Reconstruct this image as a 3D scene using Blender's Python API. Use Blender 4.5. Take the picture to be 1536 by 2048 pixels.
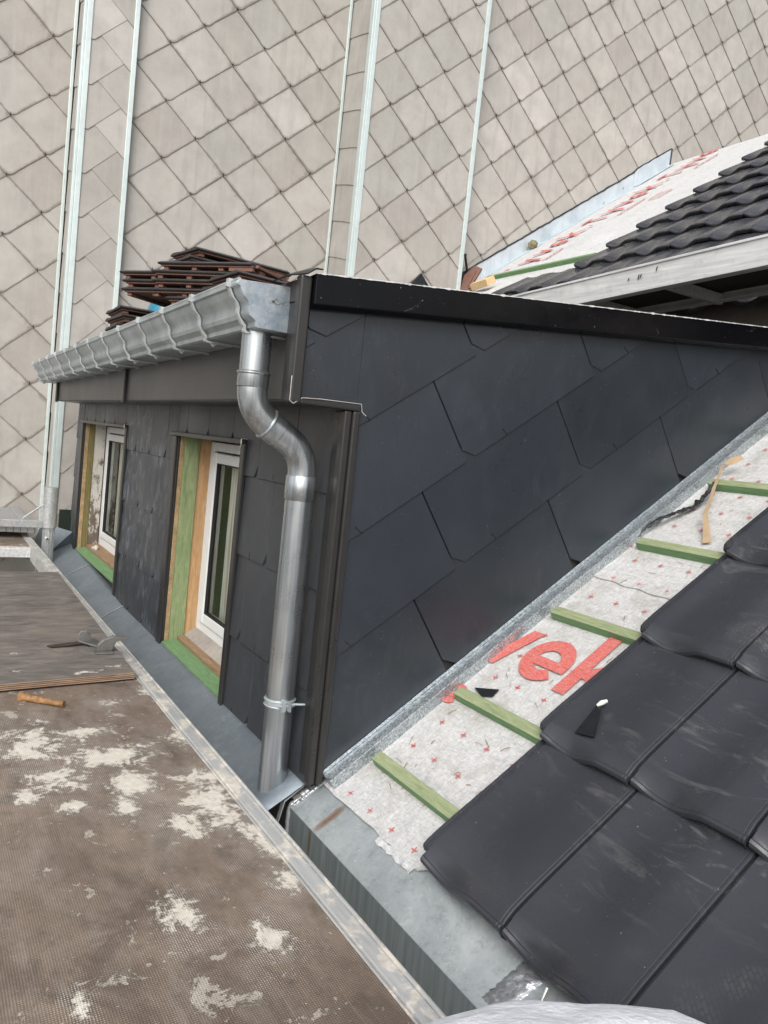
import bpy, bmesh, math, random
from math import sin, cos, pi, radians, atan, exp, hypot
from mathutils import Vector, Matrix, noise
random.seed(7)
for o in list(bpy.data.objects): bpy.data.objects.remove(o)
sc = bpy.context.scene
COL = sc.collection

# ------------------------------------------------------------------ camera
cam_d = bpy.data.cameras.new('camera'); cam = bpy.data.objects.new('camera', cam_d); COL.objects.link(cam)
f_px = 1560.0
vx = Vector((-175-768, 802-1024, f_px))
Xc = -vx.normalized(); hv = Vector((1, .106, 0))
Zc = vx.cross(hv).normalized()
if Zc.y > 0: Zc = -Zc
Yc = Zc.cross(Xc)
R = Matrix((Xc, Yc, Zc))                      # world = R @ camera-space (x right, y down, z forward)
c0, c1, c2 = R.col[0], R.col[1], R.col[2]
rot = Matrix((c0, -c1, -c2)).transposed()
cam.matrix_world = rot.to_4x4()
cam_d.sensor_fit = 'VERTICAL'; cam_d.sensor_height = 36; cam_d.sensor_width = 36
cam_d.lens = f_px/2048*36
cam_d.clip_start = .02; cam_d.clip_end = 500
sc.camera = cam

# ------------------------------------------------------------------ light
SUN_EL, SUN_ROT = 42, 128
w = bpy.data.worlds.new('World'); sc.world = w; w.use_nodes = True
nt = w.node_tree; nt.nodes.clear()
sky = nt.nodes.new('ShaderNodeTexSky'); sky.sky_type = 'NISHITA'; sky.sun_disc = False
sky.sun_elevation = radians(SUN_EL); sky.sun_rotation = radians(SUN_ROT); sky.dust_density = 3.0; sky.air_density = 1.2
hs = nt.nodes.new('ShaderNodeHueSaturation'); hs.inputs['Saturation'].default_value = .30
bg = nt.nodes.new('ShaderNodeBackground'); bg.inputs[1].default_value = .15
wo = nt.nodes.new('ShaderNodeOutputWorld')
nt.links.new(sky.outputs[0], hs.inputs['Color']); nt.links.new(hs.outputs[0], bg.inputs[0]); nt.links.new(bg.outputs[0], wo.inputs[0])
sd = bpy.data.lights.new('sun', 'SUN'); sd.energy = 1.25; sd.angle = radians(40); sd.color = (1, .985, .965)
so = bpy.data.objects.new('sun', sd); COL.objects.link(so)
# direction towards the sun (compass as in the sky texture: rotation measured from +Y clockwise)
az = radians(SUN_ROT); el = radians(SUN_EL)
sdir = Vector((sin(az)*cos(el), cos(az)*cos(el), sin(el)))
so.rotation_euler = sdir.to_track_quat('Z', 'Y').to_euler()
so.location = (4, -6, 9)
sc.view_settings.view_transform = 'Standard'; sc.view_settings.look = 'None'
sc.view_settings.exposure = 0.55; sc.view_settings.gamma = 1
sc.render.engine = 'CYCLES'
sc.cycles.max_bounces = 6; sc.cycles.diffuse_bounces = 3; sc.cycles.glossy_bounces = 4

# ------------------------------------------------------------------ node helper
class NT:
    def __init__(s, name):
        s.m = bpy.data.materials.new(name); s.m.use_nodes = True
        s.t = s.m.node_tree; s.t.nodes.clear()
        s.out = s.t.nodes.new('ShaderNodeOutputMaterial')
        s.b = s.t.nodes.new('ShaderNodeBsdfPrincipled'); s.t.links.new(s.b.outputs[0], s.out.inputs[0])
        s._co = None
    def put(s, sock, v):
        if v is None: return
        if isinstance(v, bpy.types.NodeSocket): s.t.links.new(v, sock)
        elif isinstance(v, (tuple, list)) and len(v) == 3 and sock.type == 'RGBA': sock.default_value = (*v, 1)
        else: sock.default_value = v
    def n(s, typ, ins=None, out=0, **props):
        nd = s.t.nodes.new('ShaderNode'+typ)
        for k, v in props.items(): setattr(nd, k, v)
        for k, v in (ins or {}).items(): s.put(nd.inputs[k], v)
        return nd.outputs[out]
    def co(s, which='Object'):
        if s._co is None: s._co = s.t.nodes.new('ShaderNodeTexCoord')
        return s._co.outputs[which]
    def mapp(s, vec, scale=(1,1,1), loc=(0,0,0), rot=(0,0,0)):
        return s.n('Mapping', {'Vector': vec, 'Scale': scale, 'Location': loc, 'Rotation': rot})
    def noise(s, vec, scale, detail=6, rough=.55, dist=0, out=0):
        return s.n('TexNoise', {'Vector': vec, 'Scale': scale, 'Detail': detail, 'Roughness': rough, 'Distortion': dist}, out)
    def math(s, op, a, b=None, c=None, clamp=False):
        nd = s.t.nodes.new('ShaderNodeMath'); nd.operation = op; nd.use_clamp = clamp
        s.put(nd.inputs[0], a); s.put(nd.inputs[1], b)
        if c is not None: s.put(nd.inputs[2], c)
        return nd.outputs[0]
    def ramp(s, fac, stops, interp='LINEAR'):
        nd = s.t.nodes.new('ShaderNodeValToRGB'); nd.color_ramp.interpolation = interp
        cr = nd.color_ramp
        while len(cr.elements) < len(stops): cr.elements.new(.5)
        for e, (p, c) in zip(cr.elements, stops):
            e.position = p; e.color = (c, c, c, 1) if isinstance(c, (int, float)) else (*c, 1)
        s.put(nd.inputs[0], fac); return nd.outputs[0]
    def mix(s, fac, a, b, blend='MIX'):
        nd = s.t.nodes.new('ShaderNodeMix'); nd.data_type = 'RGBA'; nd.blend_type = blend
        s.put(nd.inputs[0], fac); s.put(nd.inputs[6], a); s.put(nd.inputs[7], b)
        return nd.outputs[2]
    def sep(s, vec):
        nd = s.t.nodes.new('ShaderNodeSeparateXYZ'); s.put(nd.inputs[0], vec); return nd.outputs
    def bump(s, h, strength=.3, dist=.005, prev=None):
        nd = s.t.nodes.new('ShaderNodeBump'); s.put(nd.inputs['Strength'], strength); s.put(nd.inputs['Distance'], dist)
        s.put(nd.inputs['Height'], h)
        if prev is not None: s.put(nd.inputs['Normal'], prev)
        return nd.outputs[0]
    def attr(s, name, out='Fac'):
        nd = s.t.nodes.new('ShaderNodeAttribute'); nd.attribute_name = name; return nd.outputs[out]
    def fin(s, base=None, rough=None, metal=None, normal=None, **kw):
        s.put(s.b.inputs['Base Color'], base); s.put(s.b.inputs['Roughness'], rough)
        s.put(s.b.inputs['Metallic'], metal); s.put(s.b.inputs['Normal'], normal)
        for k, v in kw.items(): s.put(s.b.inputs[k.replace('_', ' ')], v)
        return s.m
def simple(name, c, rough=.6, metal=0, nscale=30, var=.25, bump=.15, bd=.002, **kw):
    k = NT(name); co = k.co()
    n1 = k.noise(co, nscale); n2 = k.noise(co, nscale*.13, 3)
    f = k.math('ADD', k.math('MULTIPLY', n1, .5), k.math('MULTIPLY', n2, .5))
    col = k.ramp(f, [(.3, tuple(x*(1-var) for x in c)), (.7, tuple(min(1, x*(1+var)) for x in c))])
    r = k.ramp(f, [(.3, max(0, rough-.08)), (.7, min(1, rough+.08))])
    return k.fin(col, r, metal, k.bump(n1, bump, bd), **kw)

MT = {}
def mat_old_slate():
    k = NT('weathered_fibre_slate'); co = k.co(); r = k.attr('rnd')
    base = k.ramp(r, [(0, (.345, .318, .285)), (.35, (.435, .412, .375)), (.7, (.395, .375, .34)), (.85,(.36,.345,.308)), (1, (.49, .46, .425))])
    n1 = k.noise(co, 4.5, 8, .6); n2 = k.noise(co, 38, 6, .65)
    c = k.mix(k.ramp(n1, [(.35, 0), (.7, .45)]), base, (.24, .22, .20))
    c = k.mix(k.ramp(n2, [(.45, 0), (.75, .22)]), c, (.42, .40, .38))
    st = k.noise(k.mapp(co, (14, 14, 1.1)), 1, 5, .6)
    c = k.mix(k.ramp(st, [(.52, 0), (.78, .42)]), c, (.43, .405, .385))
    st2 = k.noise(k.mapp(co, (9, 9, .8), (3, 1, 7)), 1, 5, .6)
    c = k.mix(k.ramp(st2, [(.55, 0), (.8, .4)]), c, (.19, .175, .16))
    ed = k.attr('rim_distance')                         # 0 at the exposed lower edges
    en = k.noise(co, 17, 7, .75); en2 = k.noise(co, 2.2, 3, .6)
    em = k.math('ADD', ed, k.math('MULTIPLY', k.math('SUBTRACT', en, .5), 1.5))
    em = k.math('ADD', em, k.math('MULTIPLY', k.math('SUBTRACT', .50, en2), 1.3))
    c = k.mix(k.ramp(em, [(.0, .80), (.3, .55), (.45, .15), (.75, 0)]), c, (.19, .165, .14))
    return k.fin(c, .85, 0, k.bump(k.noise(co, 120, 5, .7), .25, .002))
def mat_dark_slate(name, c, scuff, rough=.38, streak=0):
    k = NT(name); co = k.co(); r = k.attr('rnd')
    b = k.ramp(r, [(0, tuple(x*.80 for x in c)), (1, tuple(x*1.18 for x in c))])
    n = k.noise(co, 3, 6, .6); n2 = k.noise(k.mapp(co, (5, 5, 2.2)), 3, 9, .72, 1.2)
    b2 = k.mix(k.ramp(n, [(.35, 0), (.7, .5)]), b, tuple(x*1.25 for x in c))
    sm = k.math('MULTIPLY', k.ramp(n2, [(.50, 0), (.70, scuff)]), k.ramp(k.noise(co, 1.7, 3), [(.38, .15), (.56, 1)]))
    sx = k.sep(co)
    if streak:                                  # left-hand older slates carry limey smears
        sm = k.math('MULTIPLY', sm, k.ramp(k.math('MULTIPLY_ADD', sx[0], -1/6, -.5), [(.18, .12), (.24, 1)]))
    b2 = k.mix(sm, b2, (.22, .25, .29))
    sp = k.noise(co, 160, 2, .5)
    b2 = k.mix(k.ramp(sp, [(.73, 0), (.76, .35)]), b2, (.4, .4, .4))
    rr = k.ramp(n, [(.3, rough-.05), (.7, rough+.10)])
    return k.fin(b2, rr, 0, k.bump(k.noise(co, 60, 6, .6), .06, .002))
def mat_tile():
    k = NT('anthracite_roof_tile'); co = k.co(); r = k.attr('rnd')
    b = k.ramp(r, [(0, (.029, .030, .036)), (1, (.038, .039, .046))])
    n = k.noise(co, 3.3, 5, .6)
    b = k.mix(k.ramp(n, [(.35, 0), (.75, .45)]), b, (.050, .052, .059))
    # dusty scuffs and boot prints
    rs = k.noise(k.mapp(co, (3, 9, 9), rot=(0, 0, .5)), 1.6, 10, .72, 1.2)
    rg = k.noise(co, 2.0, 3, .5)
    sm = k.math('MULTIPLY', k.ramp(rs, [(.55, 0), (.72, .42)]), k.ramp(rg, [(.48, 0), (.64, 1)]))
    b = k.mix(sm, b, (.21, .205, .19))
    br = k.n('TexBrick', {'Vector': k.mapp(co, (1, 1, 1), rot=(.3, .5, .7)), 'Color1': (1, 1, 1), 'Color2': (.7, .7, .7), 'Mortar': (0, 0, 0), 'Scale': 26, 'Mortar Size': .035})
    bm = k.math('MULTIPLY', br, k.ramp(k.noise(co, 2.6, 2, .5), [(.60, 0), (.70, .20)]))
    bm = k.math('MULTIPLY', bm, k.ramp(k.noise(co, 30, 3), [(.4, .2), (.6, 1)]))
    b = k.mix(bm, b, (.27, .25, .22))
    sp = k.noise(co, 150, 2, .4)
    b = k.mix(k.ramp(sp, [(.785, 0), (.80, .6)]), b, (.5, .5, .48))
    rr = k.ramp(k.math('ADD', k.math('MULTIPLY', n, .6), k.math('MULTIPLY', k.noise(co, 14, 6, .7), .4)), [(.35, .20), (.65, .34)])
    return k.fin(b, rr, 0, k.bump(k.noise(co, 260, 3, .6), .22, .0010))
def mat_zinc(name, c, c2, rough=.42, metal=.75, sc_=3, white=.3):
    k = NT(name); co = k.co()
    n = k.noise(co, sc_, 8, .65, .4); n2 = k.noise(co, sc_*9, 6, .7); st = k.noise(k.mapp(co, (30, 30, 2)), 1, 5, .6)
    b = k.ramp(n, [(.3, c), (.7, c2)])
    b = k.mix(k.ramp(n2, [(.55, 0), (.75, white)]), b, (.62, .64, .64))
    b = k.mix(k.ramp(st, [(.5, 0), (.8, .3)]), b, tuple(x*.6 for x in c))
    sp = k.noise(co, 170, 2, .4)
    b = k.mix(k.ramp(sp, [(.70, 0), (.74, white)]), b, (.75, .76, .76))
    return k.fin(b, k.ramp(n2, [(.3, rough-.08), (.7, rough+.14)]), metal, k.bump(k.noise(co, 9, 3), .06, .004))
def mat_spangle():
    k = NT('galvanised_spangle'); co = k.co()
    v = k.n('TexVoronoi', {'Vector': co, 'Scale': 200}, 'Color')
    g = k.sep(v)[0]; n = k.noise(co, 8, 5)
    b = k.mix(k.ramp(g, [(.1, .0), (.9, 1.0)]), (.26, .30, .33), (.60, .63, .64))
    b = k.mix(k.ramp(n, [(.5, 0), (.75, .4)]), b, (.33, .37, .40))
    return k.fin(b, k.ramp(g, [(0, .28), (1, .5)]), .75, k.bump(n, .1, .003))
def mat_membrane(name, c, dirty):
    k = NT(name); co = k.co()
    fib = k.noise(k.mapp(co, (22, 60, 60), rot=(0, 0, .5)), 2.2, 8, .75, .8)
    fib2 = k.noise(k.mapp(co, (60, 18, 18), rot=(0, 0, -.3)), 2.0, 8, .75, .6)
    f = k.math('MULTIPLY', k.math('ADD', fib, fib2), .5)
    b = k.mix(k.ramp(f, [(.40, 0), (.60, 1)]), tuple(x*.62 for x in c), c)
    d = k.noise(co, 5, 8, .7, .5)
    b = k.mix(k.ramp(d, [(.50, 0), (.72, dirty)]), b, (.24, .21, .17))
    wr = k.noise(k.mapp(co, (3, 10, 10), rot=(.2, .1, .4)), 1.6, 5, .6, .8)
    nb = k.bump(f, .5, .003); nb = k.bump(wr, .6, .03, nb)
    return k.fin(b, .8, 0, nb)
def mat_print():
    k = NT('red_print'); co = k.co()
    fib = k.noise(k.mapp(co, (22, 60, 60), rot=(0, 0, .5)), 3, 8, .75, .8)
    b = k.mix(k.ramp(fib, [(.36, .75), (.60, .05)]), (.52, .06, .045), (.56, .30, .27))
    return k.fin(b, .8)
def mat_wood(name, c, c2, axis=(1, 14, 14), knots=.5, rough=.75):
    k = NT(name); co = k.co()
    v = k.mapp(co, axis); n = k.noise(v, 3.2, 8, .62, 1.5); fine = k.noise(k.mapp(co, tuple(x*5 for x in axis)), 4, 6, .7)
    b = k.ramp(n, [(.3, c), (.7, c2)])
    b = k.mix(k.ramp(fine, [(.45, 0), (.75, .45)]), b, tuple(x*.6 for x in c))
    kv = k.n('TexVoronoi', {'Vector': k.mapp(co, (3, 9, 9) if axis[0] < axis[1] else (9, 9, 3)), 'Scale': 1.0}, 'Distance')
    b = k.mix(k.ramp(kv, [(.02, knots), (.11, 0)]), b, tuple(x*.35 for x in c))
    return k.fin(b, rough, 0, k.bump(fine, .35, .003))
def ell(k, xy, lst):
    """soft union of ellipses (splashes) in a surface's own coordinates"""
    tot = None
    for (x, y, rx, ry) in lst:
        d = k.n('VectorMath', {0: k.mapp(xy, (1/rx, 1/ry, 0), (-x/rx, -y/ry, 0))}, 'Value', operation='LENGTH')
        m = k.math('SUBTRACT', 1, d)
        tot = m if tot is None else k.math('MAXIMUM', tot, m)
    return tot
def mat_deck():
    k = NT('mesh_faced_plywood'); co = k.co()
    w1 = k.n('TexWave', {'Vector': co, 'Scale': 62, 'Distortion': .6, 'Detail': 1, 'Detail Scale': 3}, 'Fac', wave_type='BANDS', bands_direction='X')
    w2 = k.n('TexWave', {'Vector': co, 'Scale': 62, 'Distortion': .6, 'Detail': 1, 'Detail Scale': 3}, 'Fac', wave_type='BANDS', bands_direction='Y')
    g = k.math('MULTIPLY', w1, w2)
    n = k.noise(co, 2.2, 8, .65); n2 = k.noise(co, 22, 7, .72); n3 = k.noise(k.mapp(co, (1.2, 5, 1)), 3, 6, .6)
    b = k.ramp(n, [(.3, (.115, .074, .050)), (.5, (.175, .126, .090)), (.7, (.27, .21, .158))])
    b = k.mix(k.ramp(n3, [(.45, 0), (.7, .5)]), b, (.26, .225, .19))
    b = k.mix(k.ramp(g, [(.15, 0), (.9, .55)]), b, (.34, .30, .26))
    b = k.mix(k.ramp(n2, [(.50, 0), (.72, .55)]), b, (.07, .05, .04))
    # dried plaster
    L = [(-2.474,.37,.20,.12), (-2.229,.39,.11,.09), (-2.33,.56,.12,.17), (-2.14,.58,.15,.08), (-2.00,.53,.10,.05), (-1.95,.74,.16,.11),
         (-1.85,.65,.10,.06), (-1.72,.80,.13,.07), (-2.11,.78,.08,.10), (-2.42,.81,.09,.06), (-1.35,.675,.085,.055), (-1.49,.53,.09,.05),
         (-1.31,.295,.04,.022), (-2.80,.67,.05,.06), (-2.55,.55,.05,.10), (-1.53,.79,.06,.05), (-2.14,.30,.05,.04), (-2.05,.42,.04,.05), (-2.9,.82,.12,.05)]
    e = ell(k, co, L)
    ns = k.math('ADD', k.math('MULTIPLY', k.noise(co, 11, 9, .74, .5), .62), k.math('MULTIPLY', k.noise(co, 48, 6, .8), .38))
    m = k.math('ADD', k.math('MULTIPLY', k.math('MAXIMUM', e, -1.6), .75), k.math('MULTIPLY', k.math('SUBTRACT', ns, .450), 5.2))
    msk = k.ramp(m, [(.40, 0), (.62, 1)])
    free = k.math('ADD', k.noise(co, 10, 9, .74, .6), k.math('MULTIPLY', k.noise(co, 1.7, 2, .5), .35))
    msk = k.math('MAXIMUM', msk, k.ramp(free, [(.795, 0), (.815, 1)]))
    stain = k.ramp(k.noise(k.mapp(co, (2, 3, 1), (5, 2, 0)), 1.5, 7, .68, .8), [(.48, 0), (.62, .6)])
    b = k.mix(stain, b, (.075, .055, .043))
    scr = k.ramp(k.noise(k.mapp(co, (3, 60, 1), rot=(0, 0, .8)), 2, 6, .7), [(.60, 0), (.72, .35)])
    b = k.mix(scr, b, (.36, .32, .28))
    holes = k.math('MULTIPLY', msk, k.ramp(k.math('ADD', m, k.math('MULTIPLY', g, .5)), [(.62, .45), (.85, 1)]))
    b = k.mix(holes, b, k.ramp(k.noise(co, 45, 5, .7), [(.3, (.50, .45, .37)), (.7, (.70, .65, .56))]))
    # fine lime dust caught in the mesh
    dust = k.math('MULTIPLY', k.ramp(k.math('ADD', k.noise(co, 9, 8, .78), k.math('MULTIPLY', k.math('MAXIMUM', e, -1.5), .10)), [(.42, 0), (.58, 1)]), k.ramp(g, [(.45, 0), (.85, .9)]))
    b = k.mix(dust, b, (.62, .60, .56))
    dk = k.noise(co, 60, 3, .6)
    b = k.mix(k.ramp(dk, [(.68, 0), (.72, .5)]), b, (.66, .64, .6))
    nb = k.bump(g, .55, .002); nb = k.bump(msk, .6, .004, nb)
    return k.fin(b, .82, 0, nb)
def mat_hatch():
    k = NT('grey_weathered_plywood'); co = k.co()
    n = k.noise(k.mapp(co, (7, 2.2, 1)), 2.2, 9, .72, 1.2); n2 = k.noise(k.mapp(co, (60, 9, 1)), 1, 7, .7); n3 = k.noise(co, 2.5, 5)
    b = k.ramp(n, [(.3, (.065, .058, .053)), (.5, (.145, .127, .110)), (.7, (.27, .232, .190))])
    b = k.mix(k.ramp(n2, [(.45, 0), (.7, .5)]), b, (.10, .098, .098))
    b = k.mix(k.ramp(n3, [(.55, 0), (.75, .35)]), b, (.27, .22, .17))
    e = ell(k, co, [(-3.08, .62, .07, .16), (-3.12, .75, .07, .1), (-3.55, .46, .05, .05), (-3.3, .85, .08, .05), (-4.0, .93, .5, .03), (-3.38, .40, .05, .06), (-3.14,.4,.05,.08)])
    m = k.math('ADD', e, k.math('MULTIPLY', k.math('SUBTRACT', k.noise(k.mapp(co, (16, 9, 1)), 2, 8, .72), .60), 3.6))
    b = k.mix(k.ramp(m, [(.5, 0), (.6, 1)]), b, (.58, .54, .48))
    return k.fin(b, .7, 0, k.bump(n2, .4, .003))
def mat_ply_edge():
    k = NT('plywood_edge'); co = k.co(); z = k.sep(co)[2]
    wv = k.math('SINE', k.math('MULTIPLY', z, 900))
    n = k.noise(k.mapp(co, (8, 8, 120)), 1.5, 6, .7)
    b = k.ramp(k.math('ADD', k.math('MULTIPLY', wv, .25), n), [(.3, (.10, .06, .04)), (.55, (.22, .14, .09)), (.8, (.42, .30, .20))])
    return k.fin(b, .85, 0, k.bump(n, .6, .004))
def mat_alu(name='scaffold_aluminium', splash=0, c=(.52, .53, .53), rough=.45, metal=.8):
    k = NT(name); co = k.co()
    n = k.noise(k.mapp(co, (1.5, 25, 25)), 2, 7, .65); n2 = k.noise(co, 9, 7, .7)
    b = k.ramp(n, [(.3, tuple(x*.72 for x in c)), (.7, tuple(x*1.12 for x in c))])
    b = k.mix(k.ramp(n2, [(.52, 0), (.72, .4)]), b, (.30, .28, .25))
    met = metal
    if splash:
        m = k.ramp(k.noise(k.mapp(co, (1.5, 2, 2)), 7, 8, .72, .4), [(.50, 0), (.56, splash)])
        b = k.mix(m, b, k.ramp(k.noise(co, 50, 5), [(.3, (.45, .40, .33)), (.7, (.68, .64, .57))]))
        met = k.math('MULTIPLY', k.math('SUBTRACT', 1, m), metal)
    return k.fin(b, k.ramp(n2, [(.3, rough-.08), (.7, rough+.2)]), met, k.bump(n2, .2, .003))
def mat_curtain():
    k = NT('striped_curtain'); co = k.co('UV'); x = k.sep(co)[0]
    n = k.noise(k.mapp(co, (1, .01, 1)), 85, 3, .5)
    b = k.ramp(n, [(.28, (.32, .36, .22)), (.40, (.75, .68, .58)), (.52, (.85, .83, .80)), (.62, (.62, .42, .30)), (.72, (.60, .58, .48))])
    return k.fin(b, .9)
MT['old'] = mat_old_slate()
MT['mortar'] = simple('dark_wall_felt', (.05, .047, .044), .9)
MT['strip'] = simple('pale_galvanised_trim', (.56, .63, .61), .35, .25, 18, .10, .08)
MT['hook'] = simple('dark_slate_hook', (.03, .028, .027), .5, .4)
MT['cheek'] = mat_dark_slate('cheek_slate_sky_tint', (.022, .027, .034), .05, .30)  # same slate as the front; blue sky reflection put into the base colour
MT['front'] = mat_dark_slate('front_slate_lit_tone', (.034, .0375, .042), .85, .40, 1)  # same slate as the cheek, toned lighter for the brighter side
MT['fascia'] = simple('coated_fascia_metal', (.043, .0435, .043), .34, .15, 3, .10, .03)
MT['trim'] = simple('coated_trim_metal', (.030, .029, .028), .32, .15, 12, .12, .02)
MT['rawedge'] = simple('bare_cut_edge', (.65, .63, .58), .35, .6)
def mat_verge():
    k = NT('glossy_black_coating'); co = k.co(); n = k.noise(co, 5, 8, .7)
    b = k.mix(k.ramp(k.noise(co, 13, 8, .75, .8), [(.66, 0), (.72, .75)]), (.003, .003, .004), (.16, .17, .18))
    b = k.mix(k.ramp(k.noise(co, 80, 3), [(.72, 0), (.75, .5)]), b, (.3, .3, .3))
    return k.fin(b, k.ramp(n, [(.35, .10), (.7, .30)]), 0, k.bump(k.noise(co, 7, 4), .22, .006), Specular_IOR_Level=.18)
MT['verge'] = mat_verge()
MT['torn'] = simple('chipped_white_edge', (.55, .55, .54), .7, 0, 60, .5)
MT['zinc_apron'] = mat_zinc('weathered_zinc_sheet', (.16, .19, .215), (.27, .31, .34), .48, .55, 2.2, .22)
def mat_ledge():
    k = NT('stained_zinc_sheet'); co = k.co()
    n = k.noise(co, 3.2, 8, .7, .6); n2 = k.noise(co, 26, 7, .75); n3 = k.noise(co, 90, 4, .7)
    b = k.ramp(n, [(.3, (.27, .30, .31)), (.55, (.44, .475, .48)), (.7, (.58, .61, .61))])
    b = k.mix(k.ramp(n2, [(.5, 0), (.72, .5)]), b, (.17, .17, .16))
    b = k.mix(k.ramp(n3, [(.60, 0), (.7, .6)]), b, (.66, .68, .67))
    e = ell(k, co, [(-2.10, 1.215, .022, .075)])
    m = k.math('ADD', e, k.math('MULTIPLY', k.math('SUBTRACT', k.noise(co, 22, 5), .5), .8))
    b = k.mix(k.ramp(m, [(.05, 0), (.35, .5), (.8, .9)]), b, (.21, .105, .04))
    return k.fin(b, k.ramp(n2, [(.3, .42), (.7, .65)]), .45, k.bump(n2, .2, .003))
MT['ledge'] = mat_ledge()
def mat_ledge_face():
    k = NT('streaked_zinc_face'); co = k.co()
    st = k.noise(k.mapp(co, (28, 28, 2.2)), 1.4, 8, .7); n = k.noise(co, 3, 5)
    b = k.ramp(st, [(.3, (.13, .155, .16)), (.7, (.25, .29, .29))])
    b = k.mix(k.ramp(k.noise(k.mapp(co, (60, 60, 3), (4, 0, 2)), 1, 6, .7), [(.62, 0), (.75, .4)]), b, (.33, .36, .36))
    e = ell(k, k.n('CombineXYZ', {0: k.sep(co)[0], 1: k.sep(co)[2]}), [(-2.12, -1.27, .012, .07)])
    b = k.mix(k.ramp(e, [(0, 0), (.6, .8)]), b, (.15, .08, .035))
    return k.fin(b, .5, .4, k.bump(st, .15, .003))
MT['ledge_face'] = mat_ledge_face()
MT['strap'] = simple('bright_zinc_strap', (.50, .52, .52), .4, .4, 20, .2, .1)
MT['zinc_new'] = mat_zinc('pale_new_zinc', (.42, .48, .52), (.62, .67, .70), .38, .35, 3, .25)
MT['gutter'] = mat_zinc('gutter_zinc', (.26, .30, .31), (.50, .54, .55), .34, .45, 6, .4)
MT['cap'] = mat_zinc('marbled_zinc_cap', (.17, .22, .27), (.46, .50, .52), .42, .5, 14, .6)
def mat_pipe():
    k = NT('bright_zinc_pipe'); co = k.co()
    st = k.noise(k.mapp(co, (40, 40, 1.2)), 1.2, 4, .6); n = k.noise(co, 11, 5, .6)
    b = k.ramp(st, [(.3, (.30, .33, .35)), (.7, (.60, .62, .63))])
    b = k.mix(k.ramp(n, [(.6, 0), (.75, .20)]), b, (.30, .33, .35))
    return k.fin(b, k.ramp(n, [(.3, .24), (.7, .36)]), .9, k.bump(k.noise(k.mapp(co, (9, 9, 1.2)), 1, 2, .4), .10, .004))
MT['pipe'] = mat_pipe()
MT['galv'] = mat_spangle()
MT['solder'] = simple('crumpled_solder', (.40, .41, .42), .34, .7, 60, .4, .6, .006)
MT['membrane'] = mat_membrane('grey_roof_membrane', (.62, .61, .595), .6)
MT['membrane_up'] = mat_membrane('white_roof_membrane', (.66, .66, .655), .22)
MT['print'] = mat_print()
MT['green'] = mat_wood('green_treated_wood', (.10, .21, .085), (.20, .32, .15), (2, 16, 16), .8)
MT['green_top'] = mat_wood('worn_green_treated_wood', (.19, .24, .12), (.36, .38, .22), (2, 16, 16), .6)
MT['green_v'] = mat_wood('green_treated_board', (.13, .21, .08), (.34, .37, .20), (14, 14, 1.5), .8)
MT['orange_v'] = mat_wood('orange_pine_board', (.38, .21, .095), (.56, .36, .18), (14, 14, 1.5), .8)
MT['wood'] = mat_wood('raw_brown_wood', (.20, .12, .065), (.36, .24, .14), (2, 16, 16), .5)
MT['block'] = mat_wood('fresh_pine', (.58, .40, .20), (.70, .52, .30), (3, 9, 9), .1)
MT['osb'] = simple('cut_board_edge', (.36, .25, .13), .9, 0, 120, .5, .8, .006)
MT['olive'] = mat_wood('olive_stained_board', (.12, .10, .03), (.22, .18, .07), (14, 14, 1.5), .4)
def mat_peel():
    k = NT('peeling_paint'); co = k.co()
    n = k.noise(k.mapp(co, (6, 6, 3)), 3, 8, .75)
    zz = k.sep(co)[2]
    low = k.math('MULTIPLY_ADD', zz, -.22, -.10)
    b = k.mix(k.ramp(k.math('ADD', n, low), [(.50, 0), (.58, 1)]), (.52, .49, .44), (.13, .10, .075))
    return k.fin(b, .8, 0, k.bump(n, .5, .004))
MT['peel'] = mat_peel()
MT['pvc'] = simple('white_window_plastic', (.74, .74, .73), .32, 0, 8, .05, .02)
MT['seal'] = simple('black_rubber_seal', (.015, .015, .016), .6)
def mat_glass():
    k = NT('window_glass')
    t = k.t; gl = t.nodes.new('ShaderNodeBsdfGlossy'); gl.inputs['Roughness'].default_value = .02; gl.inputs['Color'].default_value = (.9, .95, .95, 1)
    tr = t.nodes.new('ShaderNodeBsdfTransparent'); tr.inputs[0].default_value = (.86, .9, .88, 1)
    fr = t.nodes.new('ShaderNodeFresnel'); fr.inputs[0].default_value = 1.30
    mx = t.nodes.new('ShaderNodeMixShader'); t.links.new(fr.outputs[0], mx.inputs[0]); t.links.new(tr.outputs[0], mx.inputs[1]); t.links.new(gl.outputs[0], mx.inputs[2])
    t.links.new(mx.outputs[0], k.out.inputs[0]); return k.m
MT['glass'] = mat_glass()
MT['curtain'] = mat_curtain()
MT['room'] = simple('room_plaster', (.5, .48, .44), .9)
MT['tile'] = mat_tile()
MT['tile_old'] = simple('worn_tile_face', (.040, .037, .037), .55, 0, 25, .4, .4)
MT['brown'] = simple('brown_tile_body', (.165, .082, .060), .8, 0, 35, .3, .5, .004)
MT['deck'] = mat_deck(); MT['hatch'] = mat_hatch(); MT['plyedge'] = mat_ply_edge()
MT['rail'] = mat_alu('splashed_aluminium', .85, (.46, .46, .45), .5, .25)
MT['alu'] = mat_alu('scuffed_aluminium', 0, (.70, .70, .69), .48, .3)
MT['steel'] = mat_alu('galvanised_scaffold_steel', .25, (.47, .48, .48), .5, .6)
def mat_plank():
    k = NT('ribbed_steel_plank'); co = k.co()
    br = k.n('TexBrick', {'Vector': k.mapp(co, (1, 1, 1), rot=(0, 0, pi/2)), 'Color1': (1,1,1), 'Color2': (.8,.8,.8), 'Mortar': (0,0,0), 'Scale': 9.5, 'Mortar Size': .03})
    b = k.mix(br, (.20, .21, .21), (.50, .51, .51))
    return k.fin(b, .5, .5, k.bump(br, .8, .01))
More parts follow.
